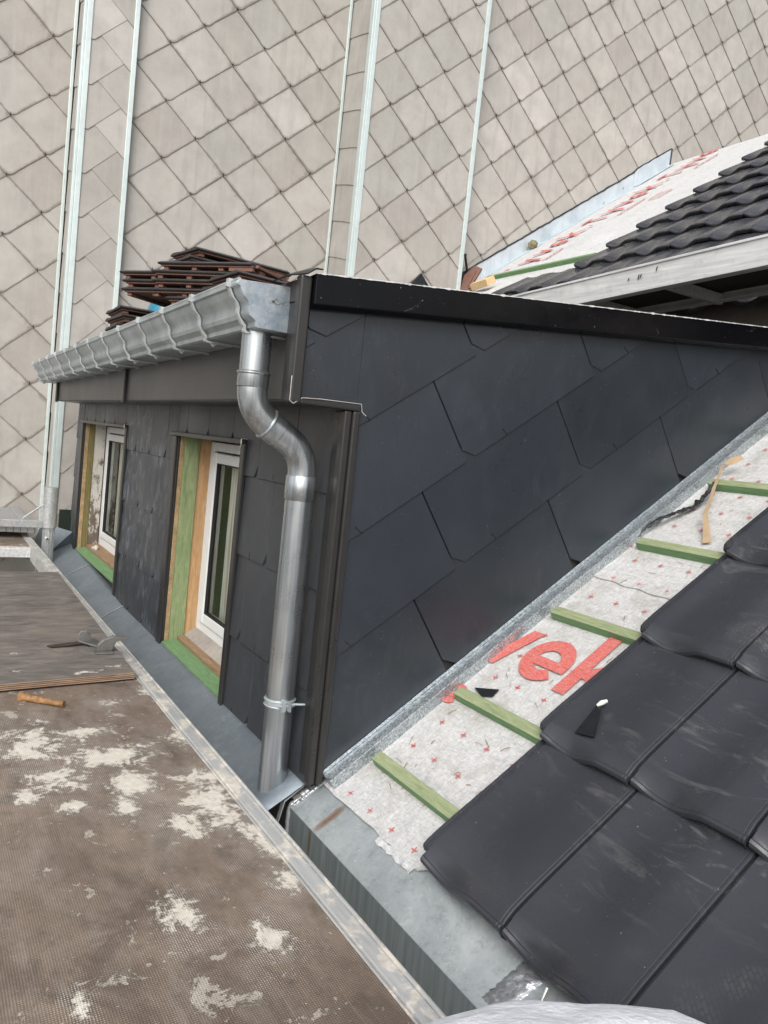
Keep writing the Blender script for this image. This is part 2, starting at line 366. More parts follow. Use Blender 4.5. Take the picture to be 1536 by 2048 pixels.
MT['plank'] = mat_plank()
MT['latch'] = simple('cast_latch_metal', (.24, .235, .22), .38, .75, 40, .3, .15)
MT['darklever'] = simple('dark_rusty_lever', (.055, .035, .028), .6, .3, 40, .5, .4)
MT['rust'] = simple('rusty_tube', (.24, .125, .05), .7, 0, 55, .9, .9, .006)
MT['blue'] = simple('blue_plastic', (.03, .20, .30), .35)
MT['cloth'] = simple('white_fleece', (.80, .80, .83), .95, 0, 50, .05, .6, .01)
MT['blackscrap'] = simple('black_scrap_sheet', (.012, .013, .015), .3)
MT['foil'] = simple('black_sealing_strip', (.03, .03, .032), .25, .2, 60, .6, 1, .01)
MT['paper'] = simple('tan_backing_paper', (.46, .33, .20), .85, 0, 60, .15, .4)
MT['sponge'] = simple('yellow_foam', (.22, .20, .12), .95, 0, 60, .5, 1, .02)
MT['white'] = simple('white_chip', (.6, .6, .55), .7)
MT['yellow'] = simple('yellow_sticker', (.65, .65, .05), .5)
MT['asphalt'] = simple('street_ground', (.26, .25, .24), .9)
MT['render'] = simple('house_render', (.35, .31, .27), .9)
MT['board'] = simple('dark_deck_underside', (.05, .045, .04), .8, 0, 10, .3)
MT['greenmat'] = simple('dark_green_opening', (.012, .022, .015), .9)

# ------------------------------------------------------------------ mesh helper
class MB:
    def __init__(s): s.v = []; s.f = []; s.r = []; s.m = []; s.uv = {}; s.e = {}
    def add(s, vs, fs, rnd=None, mi=0):
        o = len(s.v); s.v += [tuple(p) for p in vs]
        r = random.random() if rnd is None else rnd
        for f in fs: s.f.append(tuple(i+o for i in f)); s.r.append(r); s.m.append(mi)
        return o
    def box(s, a, b, mi=0, rnd=None):
        x0, x1 = sorted((a[0], b[0])); y0, y1 = sorted((a[1], b[1])); z0, z1 = sorted((a[2], b[2]))
        s.add([(x0,y0,z0),(x1,y0,z0),(x1,y1,z0),(x0,y1,z0),(x0,y0,z1),(x1,y0,z1),(x1,y1,z1),(x0,y1,z1)],
              [(0,3,2,1),(4,5,6,7),(0,1,5,4),(1,2,6,5),(2,3,7,6),(3,0,4,7)], rnd, mi)
    def obox(s, o, a, b, c, mi=0):
        o, a, b, c = map(Vector, (o, a, b, c))
        s.add([o, o+a, o+a+b, o+b, o+c, o+a+c, o+a+b+c, o+b+c],
              [(0,3,2,1),(4,5,6,7),(0,1,5,4),(1,2,6,5),(2,3,7,6),(3,0,4,7)], None, mi)
    def prism(s, pts, d, mi=0):
        n = len(pts); d = Vector(d); pts = [Vector(p) for p in pts]
        s.add(pts+[p+d for p in pts], [tuple(range(n))[::-1], tuple(range(n, 2*n))]+[(i, (i+1) % n, n+(i+1) % n, n+i) for i in range(n)], None, mi)
    def tube(s, path, rad, n=16, caps=True, mi=0, closed=False):
        P = [Vector(p) for p in path]; rs = rad if isinstance(rad, (list, tuple)) else [rad]*len(P)
        vs = []; t0 = (P[1]-P[0]).normalized(); u = t0.orthogonal().normalized()
        for i, p in enumerate(P):
            t = ((P[min(i+1, len(P)-1)]-p).normalized()+(p-P[max(i-1, 0)]).normalized()).normalized() if 0 < i < len(P)-1 else ((P[1]-P[0]) if i == 0 else (P[-1]-P[-2])).normalized()
            u = (u-t*u.dot(t)).normalized(); w_ = t.cross(u)
            for k in range(n):
                a = 2*pi*k/n; vs.append(p+(u*cos(a)+w_*sin(a))*rs[i])
        fs = [(i*n+k, i*n+(k+1) % n, (i+1)*n+(k+1) % n, (i+1)*n+k) for i in range(len(P)-1) for k in range(n)]
        if caps: fs += [tuple(range(n))[::-1], tuple((len(P)-1)*n+k for k in range(n))]
        s.add(vs, fs, None, mi)
    def sheet(s, prof, x0, x1, nx=1, dz=None, mi=0):
        """profile of (y,z) swept along x"""
        vs = []; n = len(prof)
        for i in range(nx+1):
            x = x0+(x1-x0)*i/nx
            for (y, z) in prof: vs.append((x, y, z+(dz(x) if dz else 0)))
        s.add(vs, [(i*n+j, (i+1)*n+j, (i+1)*n+j+1, i*n+j+1) for i in range(nx) for j in range(n-1)], None, mi)
    def build(s, name, mats, parent=None, smooth=None, bevel=None, solid=None):
        me = bpy.data.meshes.new(name); me.from_pydata(s.v, [], s.f)
        for m in (mats if isinstance(mats, (list, tuple)) else [mats]): me.materials.append(MT[m])
        a = me.attributes.new('rnd', 'FLOAT', 'FACE'); a.data.foreach_set('value', s.r)
        e = me.attributes.new('rim_distance', 'FLOAT', 'POINT'); e.data.foreach_set('value', [s.e.get(i, 1.0) for i in range(len(s.v))])
        me.polygons.foreach_set('material_index', s.m)
        if s.uv:
            ul = me.uv_layers.new(name='UVMap')
            for l in me.loops:
                if l.vertex_index in s.uv: ul.data[l.index].uv = s.uv[l.vertex_index]
        if smooth is not None:
            me.polygons.foreach_set('use_smooth', [True]*len(me.polygons)); me.set_sharp_from_angle(angle=radians(smooth))
        me.update()
        o = bpy.data.objects.new(name, me); COL.objects.link(o)
        if parent: o.parent = parent
        if solid: md = o.modifiers.new('solid', 'SOLIDIFY'); md.thickness = solid; md.offset = 0
        if bevel: md = o.modifiers.new('bevel', 'BEVEL'); md.width = bevel; md.segments = 2; md.limit_method = 'ANGLE'
        return o
def tag(o, label, cat, group=None):
    o['label'] = label; o['category'] = cat
    if group: o['group'] = group
    return o
def lab(o, l): o['label'] = l; return o
def empty(name, label, cat, group=None):
    o = bpy.data.objects.new(name, None); COL.objects.link(o); o.empty_display_size = .1
    return tag(o, label, cat, group)
def clip(poly, nx, ny, d):
    """keep the part of a 2D polygon where nx*x+ny*y<=d"""
    out = []
    for i, p in enumerate(poly):
        q = poly[(i+1) % len(poly)]; a = nx*p[0]+ny*p[1]-d; b = nx*q[0]+ny*q[1]-d
        if a <= 0: out.append(p)
        if a*b < 0: t = a/(a-b); out.append((p[0]+t*(q[0]-p[0]), p[1]+t*(q[1]-p[1])))
    return out
def cliprect(poly, u0, u1, v0, v1):
    for c in ((-1,0,-u0), (1,0,u1), (0,-1,-v0), (0,1,v1)):
        if len(poly) < 3: return []
        poly = clip(poly, *c)
    return poly if len(poly) > 2 else []
def plate(mb, poly, fr, off, g, th, vb, rnd=None, jit=0, mi=0, cham=.0025):
    """thin plate: poly in (u,v); fr(u,v,n)->world; its lower edge stands off the wall by off, tilting in by g"""
    j = random.uniform(0, jit)
    cu = sum(p[0] for p in poly)/len(poly); cv = sum(p[1] for p in poly)/len(poly)
    def ins(u, v, e): return (u+max(-e, min(e, (cu-u)*.2)), v+max(-e, min(e, (cv-v)*.2)))
    mid = [fr(u, v, off+j-cham-g*(v-vb)) for u, v in poly]; bot = [fr(u, v, off+j-th-g*(v-vb)) for u, v in poly]
    top = []
    for u, v in poly: a, c = ins(u, v, .0022); top.append(fr(a, c, off+j-g*(c-vb)))
    n = len(poly)
    b0 = mb.add(mid+top+bot, [tuple(n+q for q in range(n))]+[(i, 2*n+i, 2*n+(i+1) % n, (i+1) % n) for i in range(n)], rnd, mi)
    r0 = mb.r[-1]
    mb.f += [(b0+i, b0+(i+1) % n, b0+n+(i+1) % n, b0+n+i) for i in range(n)]; mb.r += [r0]*n; mb.m += [mi]*n
    return b0
def fix_normals(o):
    bm = bmesh.new(); bm.from_mesh(o.data); bmesh.ops.recalc_face_normals(bm, faces=bm.faces); bm.to_mesh(o.data); bm.free(); return o
def print_letters(name, word, x0, size, wd, parent, fn, n0, gap=0):
    """bold sans lettering from strokes; fn(a, b, n): a along the reading direction, b up; size = x-height"""
    mb = MB(); cur = x0; q = [0]
    def stroke(p, r, w_=wd):
        q[0] += 1; d = Vector((r[0]-p[0], r[1]-p[1])).normalized(); 
        hx = w_/2/max(.35, abs(d.y)) if abs(d.y) > .3 else None
        if hx: P = [(p[0]-hx, p[1]), (p[0]+hx, p[1]), (r[0]+hx, r[1]), (r[0]-hx, r[1])]
        else: P = [(p[0], p[1]-w_/2), (r[0], r[1]-w_/2), (r[0], r[1]+w_/2), (p[0], p[1]+w_/2)]
        mb.add([fn(a, b_, n0+.0003*q[0]) for a, b_ in P], [(0,1,2,3)])
    X = size
    for ch in word:
        if ch == 'T': stroke((cur, X*1.36-wd/2), (cur+X*1.0, X*1.36-wd/2)); stroke((cur+X*.5, 0), (cur+X*.5, X*1.36)); cur += X*1.0
        elif ch in 'vy':
            w_ = X*.95; stroke((cur+wd/2, X), (cur+w_/2, 0)); 
            if ch == 'v': stroke((cur+w_-wd/2, X), (cur+w_/2, 0))
            else: stroke((cur+w_-wd/2, X), (cur+w_*.28, -X*.36))
            cur += w_+X*.04
        elif ch == 'e':
            r = X/2; cx_ = cur+r; N = 26; q[0] += 1; vs = []
            for i in range(N+1):
                a = radians(0+318*i/N)
                for rr in (r, r-wd): vs.append(fn(cx_+rr*cos(a)*.98, r+rr*sin(a), n0+.0003*q[0]))
            mb.add(vs, [(2*i, 2*i+2, 2*i+3, 2*i+1) for i in range(N)]); stroke((cx_-r+wd*.6, r-wd*.25), (cx_+r*.98, r-wd*.25), wd*.75); cur += X*1.08
        elif ch == 'k': stroke((cur+wd/2, 0), (cur+wd/2, X*1.42)); stroke((cur+wd*.8, X*.42), (cur+X*.86, X)); stroke((cur+X*.88, 0), (cur+wd*1.3, X*.62)); cur += X
        elif ch == '.': stroke((cur+wd*.6, 0), (cur+wd*.6, wd)); cur += wd*1.6
        elif ch == ' ': cur += X*.5
        cur += gap
    return mb.build(name, 'print', parent)
def text_obj(name, s, size, mat, parent, M, bold=0.0, ext=.0, scale=(1, 1), spacing=1.0):
    cu = bpy.data.curves.new(name, 'FONT'); cu.body = s; cu.size = size; cu.offset = bold; cu.extrude = ext; cu.space_character = spacing
    t = bpy.data.objects.new(name+'_tmp', cu); COL.objects.link(t)
    dg = bpy.context.evaluated_depsgraph_get(); dg.update()
    me = bpy.data.meshes.new_from_object(t.evaluated_get(dg)); bpy.data.objects.remove(t); bpy.data.curves.remove(cu)
    me.transform(Matrix.Diagonal((scale[0], scale[1], 1, 1))); me.transform(M)
    me.materials.clear(); me.materials.append(MT[mat])
    o = bpy.data.objects.new(name, me); COL.objects.link(o); o.parent = parent; return o

# roof planes -------------------------------------------------------
TH = radians(33.96); D0 = -1.6166
NL = Vector((0, -sin(TH), cos(TH))); SL = Vector((0, cos(TH), sin(TH)))
def RL(x, s, n): return Vector((x, 0, 0))+SL*s+NL*(D0+n)
TU = atan(.7133); NU = Vector((0, -sin(TU), cos(TU))); SU = Vector((0, cos(TU), sin(TU))); DU = NU.z*-1.894
def RU(x, s, n): return Vector((x, 0, 0))+SU*s+NU*(DU+n)

# ------------------------------------------------------------------ ground
g = MB(); g.add([(-300,-300,-8.2),(300,-300,-8.2),(300,300,-8.2),(-300,300,-8.2)], [(0,1,2,3)])
o = g.build('ground', 'asphalt'); o['kind'] = 'structure'

# ------------------------------------------------------------------ neighbouring slated wall
wall = empty('slate_clad_wall', 'tall pale neighbouring wall hung with diamond fibre slates and light metal corner strips', 'wall')
XA, XB, XC, XD, XP = -8.2, -7.87, -7.35, -7.6, -7.79
Y1, Y2, Y3, Y4 = 1.155, 1.60, 3.79, 5.19
ZT, ZB = 7.5, -8.2
b = MB()
for (x, y0, y1) in ((XA, -6, Y1), (XP, Y1, Y2), (XB, Y2, Y3), (XC, Y3, Y4), (XD, Y4, 14)):
    b.box((x-2, y0, ZB), (x-.001*random.random(), y1, ZT))
b.build('wall', 'mortar', wall)
HW, HH = .31, .265
def diamonds(name, xp, y0, y1, z0, z1, ya, za):
    mb = MB(); fr = lambda u, v, n: (xp+n, u, v)
    i0 = int((y0-ya)/HW)-2; i1 = int((y1-ya)/HW)+2; j0 = int((z0-za)/HH)-3; j1 = int((z1-za)/HH)+2
    for j in range(j0, j1):
        for i in range(i0, i1):
            if (i+j) % 2: continue
            cy = ya+i*HW; cz = za+j*HH
            pts = []
            for k in range(7):                 # rounded tip
                t = -1+2*k/6; pts.append((cy+.080*t+.010, cz+.016+.056*t*t if abs(t) < .95 else cz+.080*HH/HW+.004))
            e = .007
            poly = pts+[(cy+HW-e, cz+HH), (cy+HW-e, cz+HH+.05), (cy, cz+2*HH+.06), (cy-HW+e, cz+HH+.05), (cy-HW+e, cz+HH)]
            poly = cliprect(poly, y0, y1, z0, z1)
            if not poly: continue
            rnd = random.random(); jy = random.uniform(-.003, .003)
            # fan with an inner ring so the edge attribute can fade inwards
            mz = sum(p[1] for p in poly)/len(poly); my = sum(p[0] for p in poly)/len(poly)
            nP = len(poly); off, gg, th = .022+random.uniform(0, .003), .027, .012
            def o3(u, v, d=0): return (xp+off-d-gg*(v-cz), u+jy, v)
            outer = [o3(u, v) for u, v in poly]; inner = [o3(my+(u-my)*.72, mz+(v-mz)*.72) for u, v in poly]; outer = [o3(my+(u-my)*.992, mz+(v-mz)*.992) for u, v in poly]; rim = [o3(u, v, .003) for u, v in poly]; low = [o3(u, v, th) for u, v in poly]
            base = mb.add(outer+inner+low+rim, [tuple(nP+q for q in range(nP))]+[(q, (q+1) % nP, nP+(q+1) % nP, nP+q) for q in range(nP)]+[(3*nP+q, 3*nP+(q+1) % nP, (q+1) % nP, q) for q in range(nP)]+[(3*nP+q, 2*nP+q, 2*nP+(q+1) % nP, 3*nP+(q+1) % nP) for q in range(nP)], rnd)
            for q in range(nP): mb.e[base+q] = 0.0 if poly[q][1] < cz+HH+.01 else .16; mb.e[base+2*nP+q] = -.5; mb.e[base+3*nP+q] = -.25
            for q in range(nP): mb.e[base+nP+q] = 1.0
            if y0+.03 < cy < y1-.03 and z0 < cz < z1:
                mb.tube([(xp+.012, cy, cz+.004), (xp+.024, cy, cz-.002), (xp+.027, cy, cz+.012), (xp+.024, cy, cz+.034)], .0028, 5, mi=1)
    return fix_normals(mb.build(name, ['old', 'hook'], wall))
ZL = -2.2
diamonds('slate_cladding', XA, -2.6, Y1-.02, ZL, 6.2, .629, 2.655)
diamonds('slate_cladding', XB, Y2, Y3-.02, ZL, 6.5, 1.913, 3.081)
diamonds('slate_cladding', XC, Y3+.03, Y4-.03, ZL, 6.9, 4.365, 3.82)
diamonds('slate_cladding', XD, Y4, 13.0, 0, 7.5, 5.61, 3.985)
# pilaster front: two interleaved columns of cut slates
mb = MB(); fr = lambda u, v, n: (XP+n, u, v)
for k in range(-14, 12):
    zl = 3.38+.39*k; zr = 3.59+.39*k
    for (poly, vb) in (([(1.10, zl+.07), (1.165, zl+.006), (1.225, zl), (1.50, zl+.27), (1.47, zl+.66), (1.10, zl+.60)], zl),
                       ([(1.545, zr+.02), (1.575, zr), (1.64, zr+.02), (1.64, zr+.6), (1.31, zr+.45), (1.285, zr+.235)], zr)):
        p = cliprect(poly, Y1+.01, Y2-.01, ZL, 6.2)
        if p:
            ba = plate(mb, p, fr, .016, .022, .008, vb)
            for q, (u, v) in enumerate(p): mb.e[ba+q] = .30 if v < vb+.3 else .5
fix_normals(mb.build('slate_cladding', 'old', wall))
for (yy, xa, xb) in ((Y1, XA, XP), (Y3, XB, XC)):    # slated returns
    mb = MB(); fr = lambda u, v, n: (u, yy-n, v)
    for k in range(-13, 16):
        z = 2.2+.38*k+(.1 if yy > 2 else 0)
        poly = [(xa, z+.12), (xa+.6*(xb-xa), z+.05), (xb-.03, z), (xb, z+.03), (xb, z+.46), (xa, z+.56)]
        p = cliprect(poly, xa, xb, ZL, 6.6)
        if p: plate(mb, p, fr, .014, .02, .008, z)
    fix_normals(mb.build('slate_cladding', 'old', wall))
def strip(x, y, sgn=-1, wv=.045, d=.05, proud=.026):
    mb = MB(); ya, yb = (y-.004, y+wv) if sgn < 0 else (y-wv, y+.004)
    mb.box((x, ya, ZL-1), (x+proud, yb, 6.9))
    if sgn < 0: mb.box((x-d, y-.030, ZL-1), (x+proud-.002, y-.0045, 6.9))
    mb.build('corner_strip', 'strip', wall, bevel=.004)
strip(XP, Y1); strip(XP, Y2-.002, 1, .040, .03); strip(XC, Y3); strip(XC, Y4-.002, 1, .050, .03)
for (x, y) in ((XA, Y1), (XB, Y3)):
    mb = MB(); mb.box((x, y-.050, ZL-1), (x+.030, y-.020, 6.9)); mb.build('inner_strip', 'strip', wall, bevel=.004)
mb = MB(); mb.box((XP+.03, 1.22, -1.15), (XP+.035, 1.42, -.86)); lab(mb.build('dark_opening_patch', 'greenmat', wall), 'dark green patch standing in for the dark opening under the lowest slates')  # flat patch; darkness of the opening is put into its colour

# ------------------------------------------------------------------ main roof
house = empty('main_roof', 'steep main roof half covered with anthracite tiles, white underlay and green battens showing', 'roof')
# solid under the membrane
mb = MB(); prof = []
P0 = RL(0, .30, -.052); P1 = RL(0, 4.1, -.052)
A1 = (P0.y, P0.z); A2 = (3.75, .673*3.75-1.949-.063); A3 = (4.6, .7133*4.6-1.894-.01); ptop = RU(0, 9.58, -.01); A4 = (ptop.y, ptop.z); A5 = (ptop.y+4, ptop.z-2.9)
pr = [A1, A2, A3, A4, A5, (A5[0], -8.2), (1.32, -8.2), (1.32, A1[1]-.09)]
mb.prism([(-7.58, y, z) for y, z in pr], (13.5, 0, 0)); mb.build('wall', 'render', house)
# lower membrane, torn along the eave
mb = MB(); nx, ns = 90, 60
vs = []
for i in range(nx+1):
    x = -2.262+(4.4)*i/nx
    e0 = .402+.012*noise.noise(Vector((x*9, 0, 1)))+.010*noise.noise(Vector((x*31, 2, 1)))
    if x > -1.66: e0 += min(.05, (x+1.66)*1.2)
    for j in range(ns+1):
        s = e0+(3.9-e0)*j/ns
        lift = .006*exp(-(s-e0)*14)*(1+noise.noise(Vector((x*12, 5, 0))))
        vs.append(RL(x, s, -.045+lift+.0025*noise.noise(Vector((x*3, s*9, 0)))))
mb.add(vs, [(i*(ns+1)+j, (i+1)*(ns+1)+j, (i+1)*(ns+1)+j+1, i*(ns+1)+j+1) for i in range(nx) for j in range(ns)])
mem = mb.build('underlay', 'membrane', house, smooth=60)
lab(mem, 'grey fibrous underlay with red crosses and lettering')
# torn white lip
mb = MB(); pth = []
vs = []; N = 26
for i in range(N+1):
    x = -1.88+.19*i/N; wv = .5+.5*noise.noise(Vector((x*40, 3, 0)))
    s = .408-.014*wv; r = .004+.003*noise.noise(Vector((x*25, 0, 9)))
    for q in range(7):
        a = pi*q/6; vs.append(RL(x, s-.012*cos(a)-.006+.006*noise.noise(Vector((x*50, 8, q))), -.043+r*sin(a)+.004*noise.noise(Vector((x*60, q, 0)))))
mb.add(vs, [(i*7+q, (i+1)*7+q, (i+1)*7+q+1, i*7+q+1) for i in range(N) for q in range(6)])
mb.build('torn_edge', 'membrane_up', mem, smooth=60)
# overlap line of two sheets
mb = MB(); vs = []
for i in range(30):
    x = -2.262+.62*i/29; s = 1.735-.035*i/29+.004*sin(i)
    vs += [RL(x, s, -.0395+.003*noise.noise(Vector((x*20, 0, 0)))), RL(x, s+.10, -.041), RL(x, s-.001, -.044)]
mb.add(vs, [(i*3, (i+1)*3, (i+1)*3+1, i*3+1) for i in range(29)]+[(i*3, i*3+2, (i+1)*3+2, (i+1)*3) for i in range(29)])
mb.build('sheet_overlap', 'membrane', mem, smooth=60)
# printed marks
def frame_mat(o, u, v, n):
    return Matrix(((u.x, v.x, n.x, o.x), (u.y, v.y, n.y, o.y), (u.z, v.z, n.z, o.z), (0, 0, 0, 1)))
mb = MB()
def cross(fn, x, s, n, a, r=.5, wd=.0022):
    for ang in (r, r+pi/2):
        dx, dy = cos(ang)*a, sin(ang)*a; px, py = -sin(ang)*wd, cos(ang)*wd
        mb.add([fn(x-dx-px, s-dy-py, n), fn(x+dx-px, s+dy-py, n), fn(x+dx+px, s+dy+py, n), fn(x-dx+px, s-dy+py, n)], [(0,1,2,3)])
for i in range(0, 5):
    for j in range(22):
        s = .441+.1305*j
        if 1.17 < s < 1.2: continue
        cross(RL, -2.105+.1265*i+random.uniform(-.004, .004)-(.018 if j == 0 else 0), s, -.0395, .0115, 0.1)
k = -2.2
while k < -1.7:
    mb.add([RL(k, 1.957, -.0393), RL(k+.022, 1.957, -.0393), RL(k+.022, 1.963, -.0393), RL(k, 1.963, -.0393)], [(0,1,2,3)]); k += .034
mb.build('printed_marks', 'print', mem)
print_letters('lettering', 'Tyvek', -2.735, .215, .056, mem, lambda a, b_, n: RL(a, 1.142+b_, n), -.0392)
print_letters('lettering', 'e', -2.232, .10, .028, mem, lambda a, b_, n: RL(a, .905+b_, n), -.0392)
# battens
GB = []
for s0 in (.566, .936, 1.446, 1.948, 2.43, 2.93):
    mb = MB(); x0 = -2.152+random.uniform(-.006, .006)
    mb.obox(RL(x0, s0, -.046), (1.9 if s0 < 2.9 else 3, 0, 0), SL*.042, NL*.036); mb.m[1] = 1
    bt = mb.build('batten', ['green', 'green_top'], house, bevel=.002)
# zinc ledge at the eave
led = MB(); fy, fz = 1.154, -1.226
bk = RL(0, .52, -.049)
led.sheet([(bk.y, bk.z), (fy, fz)], -2.292, 2.2, 60)
L = led.build('eave_flashing', 'ledge', house, solid=.002)
mb = MB(); mb.prism([(-2.2925, fy-.001, fz-.001), (-2.2925, fy-.001, -1.75), (-2.2925, 1.32, -1.75), (-2.2925, 1.32, bk.z-.05)], (4.5, 0, 0))
mb.build('eave_face', 'ledge_face', house)
# solder seam and folded end
mb = MB(); 
def crumple(path, r, seed):
    n = 46; P = []; rr = []
    for i in range(n):
        t = i/(n-1)*(len(path)-1); q = min(int(t), len(path)-2); a = Vector(path[q]).lerp(Vector(path[q+1]), t-q)
        nv = noise.noise_vector(Vector((i*.9, seed, 0)))
        P.append(a+nv*r*.35); rr.append(r*(.7+.7*abs(noise.noise(Vector((i*1.7, seed, 3))))))
    mb.tube(P, rr, 9)
crumple([RL(-2.285, .47, -.045), RL(-2.285, .37, -.045), (-2.285, fy+.002, fz), (-2.285, fy-.004, fz-.20)], .013, 1)
crumple([RL(-2.270, .44, -.045), RL(-2.272, .33, -.046), (-2.274, fy+.01, fz+.004)], .010, 4)
mb.build('solder_seam', 'solder', house, smooth=80)
mb = MB()
q = [RL(-2.300, .50, -.03), RL(-2.300, .33, -.028), Vector((-2.300, fy-.012, fz+.012)), Vector((-2.300, fy-.03, fz-.06))]
w2 = [v+Vector((-.030, .004, .004)) for v in q[:3]]+[q[3]+Vector((-.03, 0, -.05))]
mb.add(q+w2, [(0,1,5,4), (1,2,6,5), (2,3,7,6)])
mb.build('folded_end', 'ledge', house, solid=.003)
mb = MB(); vs = []
for i in range(25):
    for q in range(13):
        a_, b_ = i/24, q/12; ed_ = min(a_, 1-a_, b_, 1-b_)*5
        vs.append(RL(-1.27+.075*b_+.02*a_+.008*noise.noise(Vector((i*.7, 0, 3))), .285+.145*a_, -.0465+min(1, ed_)*(.004+.010*abs(noise.noise(Vector((i*1.1, q*.5, 0)))))))
mb.add(vs, [(i*13+q, i*13+q+1, (i+1)*13+q+1, (i+1)*13+q) for i in range(24) for q in range(12)])
mb.build('solder_patch', 'solder', house, smooth=80)
mb = MB(); mb.tube([RL(-1.13, .40, .0), RL(-1.12, .365, -.005), RL(-1.065, .355, -.01), RL(-1.05, .375, -.012)], .004, 8)
mb.build('eave_hook', 'rawedge', house, smooth=60)

# roof tiles -------------------------------------------------------
def tile(mb, fn, x0, s0, W, L, skew=0, nose_n=.030, head_n=.010, da=.010, db=.022, dc=.04, pw=2):
    prof = [(0, -.013), (.004, -.004), (.011, -.004), (.015, -.012), (.031, -.014), (.034, -.001), (.037, .0004)]
    for i in range(1, 19):
        t = i/18; x = .040+(W*.74-.040)*t; prof.append((x, None if i < 18 else 0))
    prof += [(W*.77, .0015), (W*.9, .001), (W+.011, .0005), (W+.0125, -.0015), (W+.0145, -.0015), (W+.0165, .0006), (W+.0215, .0006), (W+.0235, -.002), (W+.024, -.018)]
    st = [(.008, -.040, 0), (.002, -.027, 0), (-.001, -.018, 0), (0, -.013, 0), (.004, -.007, 0), (.012, -.0055, 0), (.016, -.009, 0), (.020, -.009, 0), (.026, -.006, 0), (.040, -.003, 0), (.055, .0, 0), (.060, .0005, 0), (.066, .0005, 0), (.10, .002, 0), (.16, .002, 0), (.26, .001, 0), (L*.75, 0, 0), (L+.05, 0, 0)]
    vs = []; n = len(prof)
    for (ds, dh, _) in st:
        base = nose_n+(head_n-nose_n)*ds/L
        for i, (x, h) in enumerate(prof):
            if h is None:
                t = (x-.040)/(W*.74-.040); amp = da+(db*max(0, 1-ds/.058) if pw == 2 else db*exp(-ds/dc))
                h = -amp*sin(pi*t**.85)**1.3
            dd = ds
            if i <= 5 and ds < .03: dd = ds+.034
            vs.append(fn(x0+x+skew*dd, s0+dd, base+h+dh))
    mb.add(vs, [(j*n+i, j*n+i+1, (j+1)*n+i+1, (j+1)*n+i) for j in range(len(st)-1) for i in range(n-1)])
mb = MB()
noses = [.412, .925, 1.437, 1.938, 2.44, 2.945, 3.45]
for r, s0 in enumerate(noses):
    xs = -1.660-.024*r-(.02 if r else 0)
    for c in range(9):
        tile(mb, RL, xs+.3435*c+random.uniform(-.0015, .0015), s0+.003*c+random.uniform(-.002, .002), .3435, .512, skew=-.045, nose_n=.046, db=.028)
o = mb.build('tile_covering', 'tile', house, smooth=28); lab(o, 'large flat anthracite tiles with boot scuffs nearest the camera')
mb = MB()
for r in range(-3, 10):
    s0 = 5.31+.46*r; c0 = 0 if r >= 0 else 2
    for c in range(-c0, 13):
        tile(mb, RU, -5.56+.36*c+random.uniform(-.004, .004)-.02*max(0, r-4), s0+random.uniform(-.004, .004), .36, .46, nose_n=.10, head_n=.050, da=.013, db=.027, dc=.09, pw=1)
o = mb.build('tile_covering', 'tile', house, smooth=38); lab(o, 'rows of dark tiles climbing to the ridge')
# upper membrane
mb = MB(); nx, ns = 40, 60; vs = []
for i in range(nx+1):
    for j in range(ns+1):
        u = i/nx; s = 5.72+(9.58-5.72)*j/ns; x = -7.585+u*3.2
        lift = 0
        if s < 6.15: lift = .05*exp(-((s-5.80)/.12)**2)*min(1, max(0, (x+7.5)*1.2))*min(1, max(0, (-5.6-x)*4))
        lift += .055*exp(-((s-6.36)/.12)**2)*exp(-((x+6.25)/.3)**2)
        vs.append(RU(x, s, .004+lift+.004*noise.noise(Vector((x*2, s*3, 0)))))
mb.add(vs, [(i*(ns+1)+j, (i+1)*(ns+1)+j, (i+1)*(ns+1)+j+1, i*(ns+1)+j+1) for i in range(nx) for j in range(ns)])
mu = mb.build('underlay', 'membrane_up', house, smooth=60); lab(mu, 'bright white underlay with red lettering beside the neighbouring wall')
for s0 in (5.75, 7.20, 8.65):
    print_letters('lettering', 'Tyvek.' if s0 < 8.6 else 'Tyve', s0, .185, .042, mu, lambda a, b_, n: RU(-6.84-b_*1.35, a, n), .020, gap=.065)
    text_obj('lettering', 'protector', .12, 'print', mu, frame_mat(RU(-6.62, s0+.05, .018), SU, Vector((-1, 0, 0)), NU), bold=.002, scale=(1.1, .8))
mb = MB()
for (sa, sb) in ((7.62, 7.86),):
    def fr_(x0, x1, s0, s1): mb.add([RU(x0, s0, .016), RU(x1, s0, .016), RU(x1, s1, .016), RU(x0, s1, .016)], [(0,1,2,3)])
    fr_(-6.50, -6.485, sa, sb); fr_(-6.34, -6.325, sa, sb); fr_(-6.485, -6.34, sa, sa+.015); fr_(-6.485, -6.34, sb-.015, sb); fr_(-6.42, -6.405, sa+.05, sb-.05)
for i in range(5):
    for j in range(28): cross(RU, -7.3+.33*i, 5.9+.13*j, .0162, .010, .2, .0025)
mb.build('printed_marks', 'print', mu)
mb = MB(); mb.obox(RU(-7.30, 5.69, .0), (1.66, 0, 0), SU*.05, NU*.045); mb.build('batten', 'green', house, bevel=.002)
mb = MB(); mb.add([RU(-7.585, 4.3, .001), RU(-4.5, 4.3, .001), RU(-4.5, 5.8, .001), RU(-7.585, 5.8, .001)], [(0,1,2,3)]); mb.build('underlay', 'membrane_up', house)
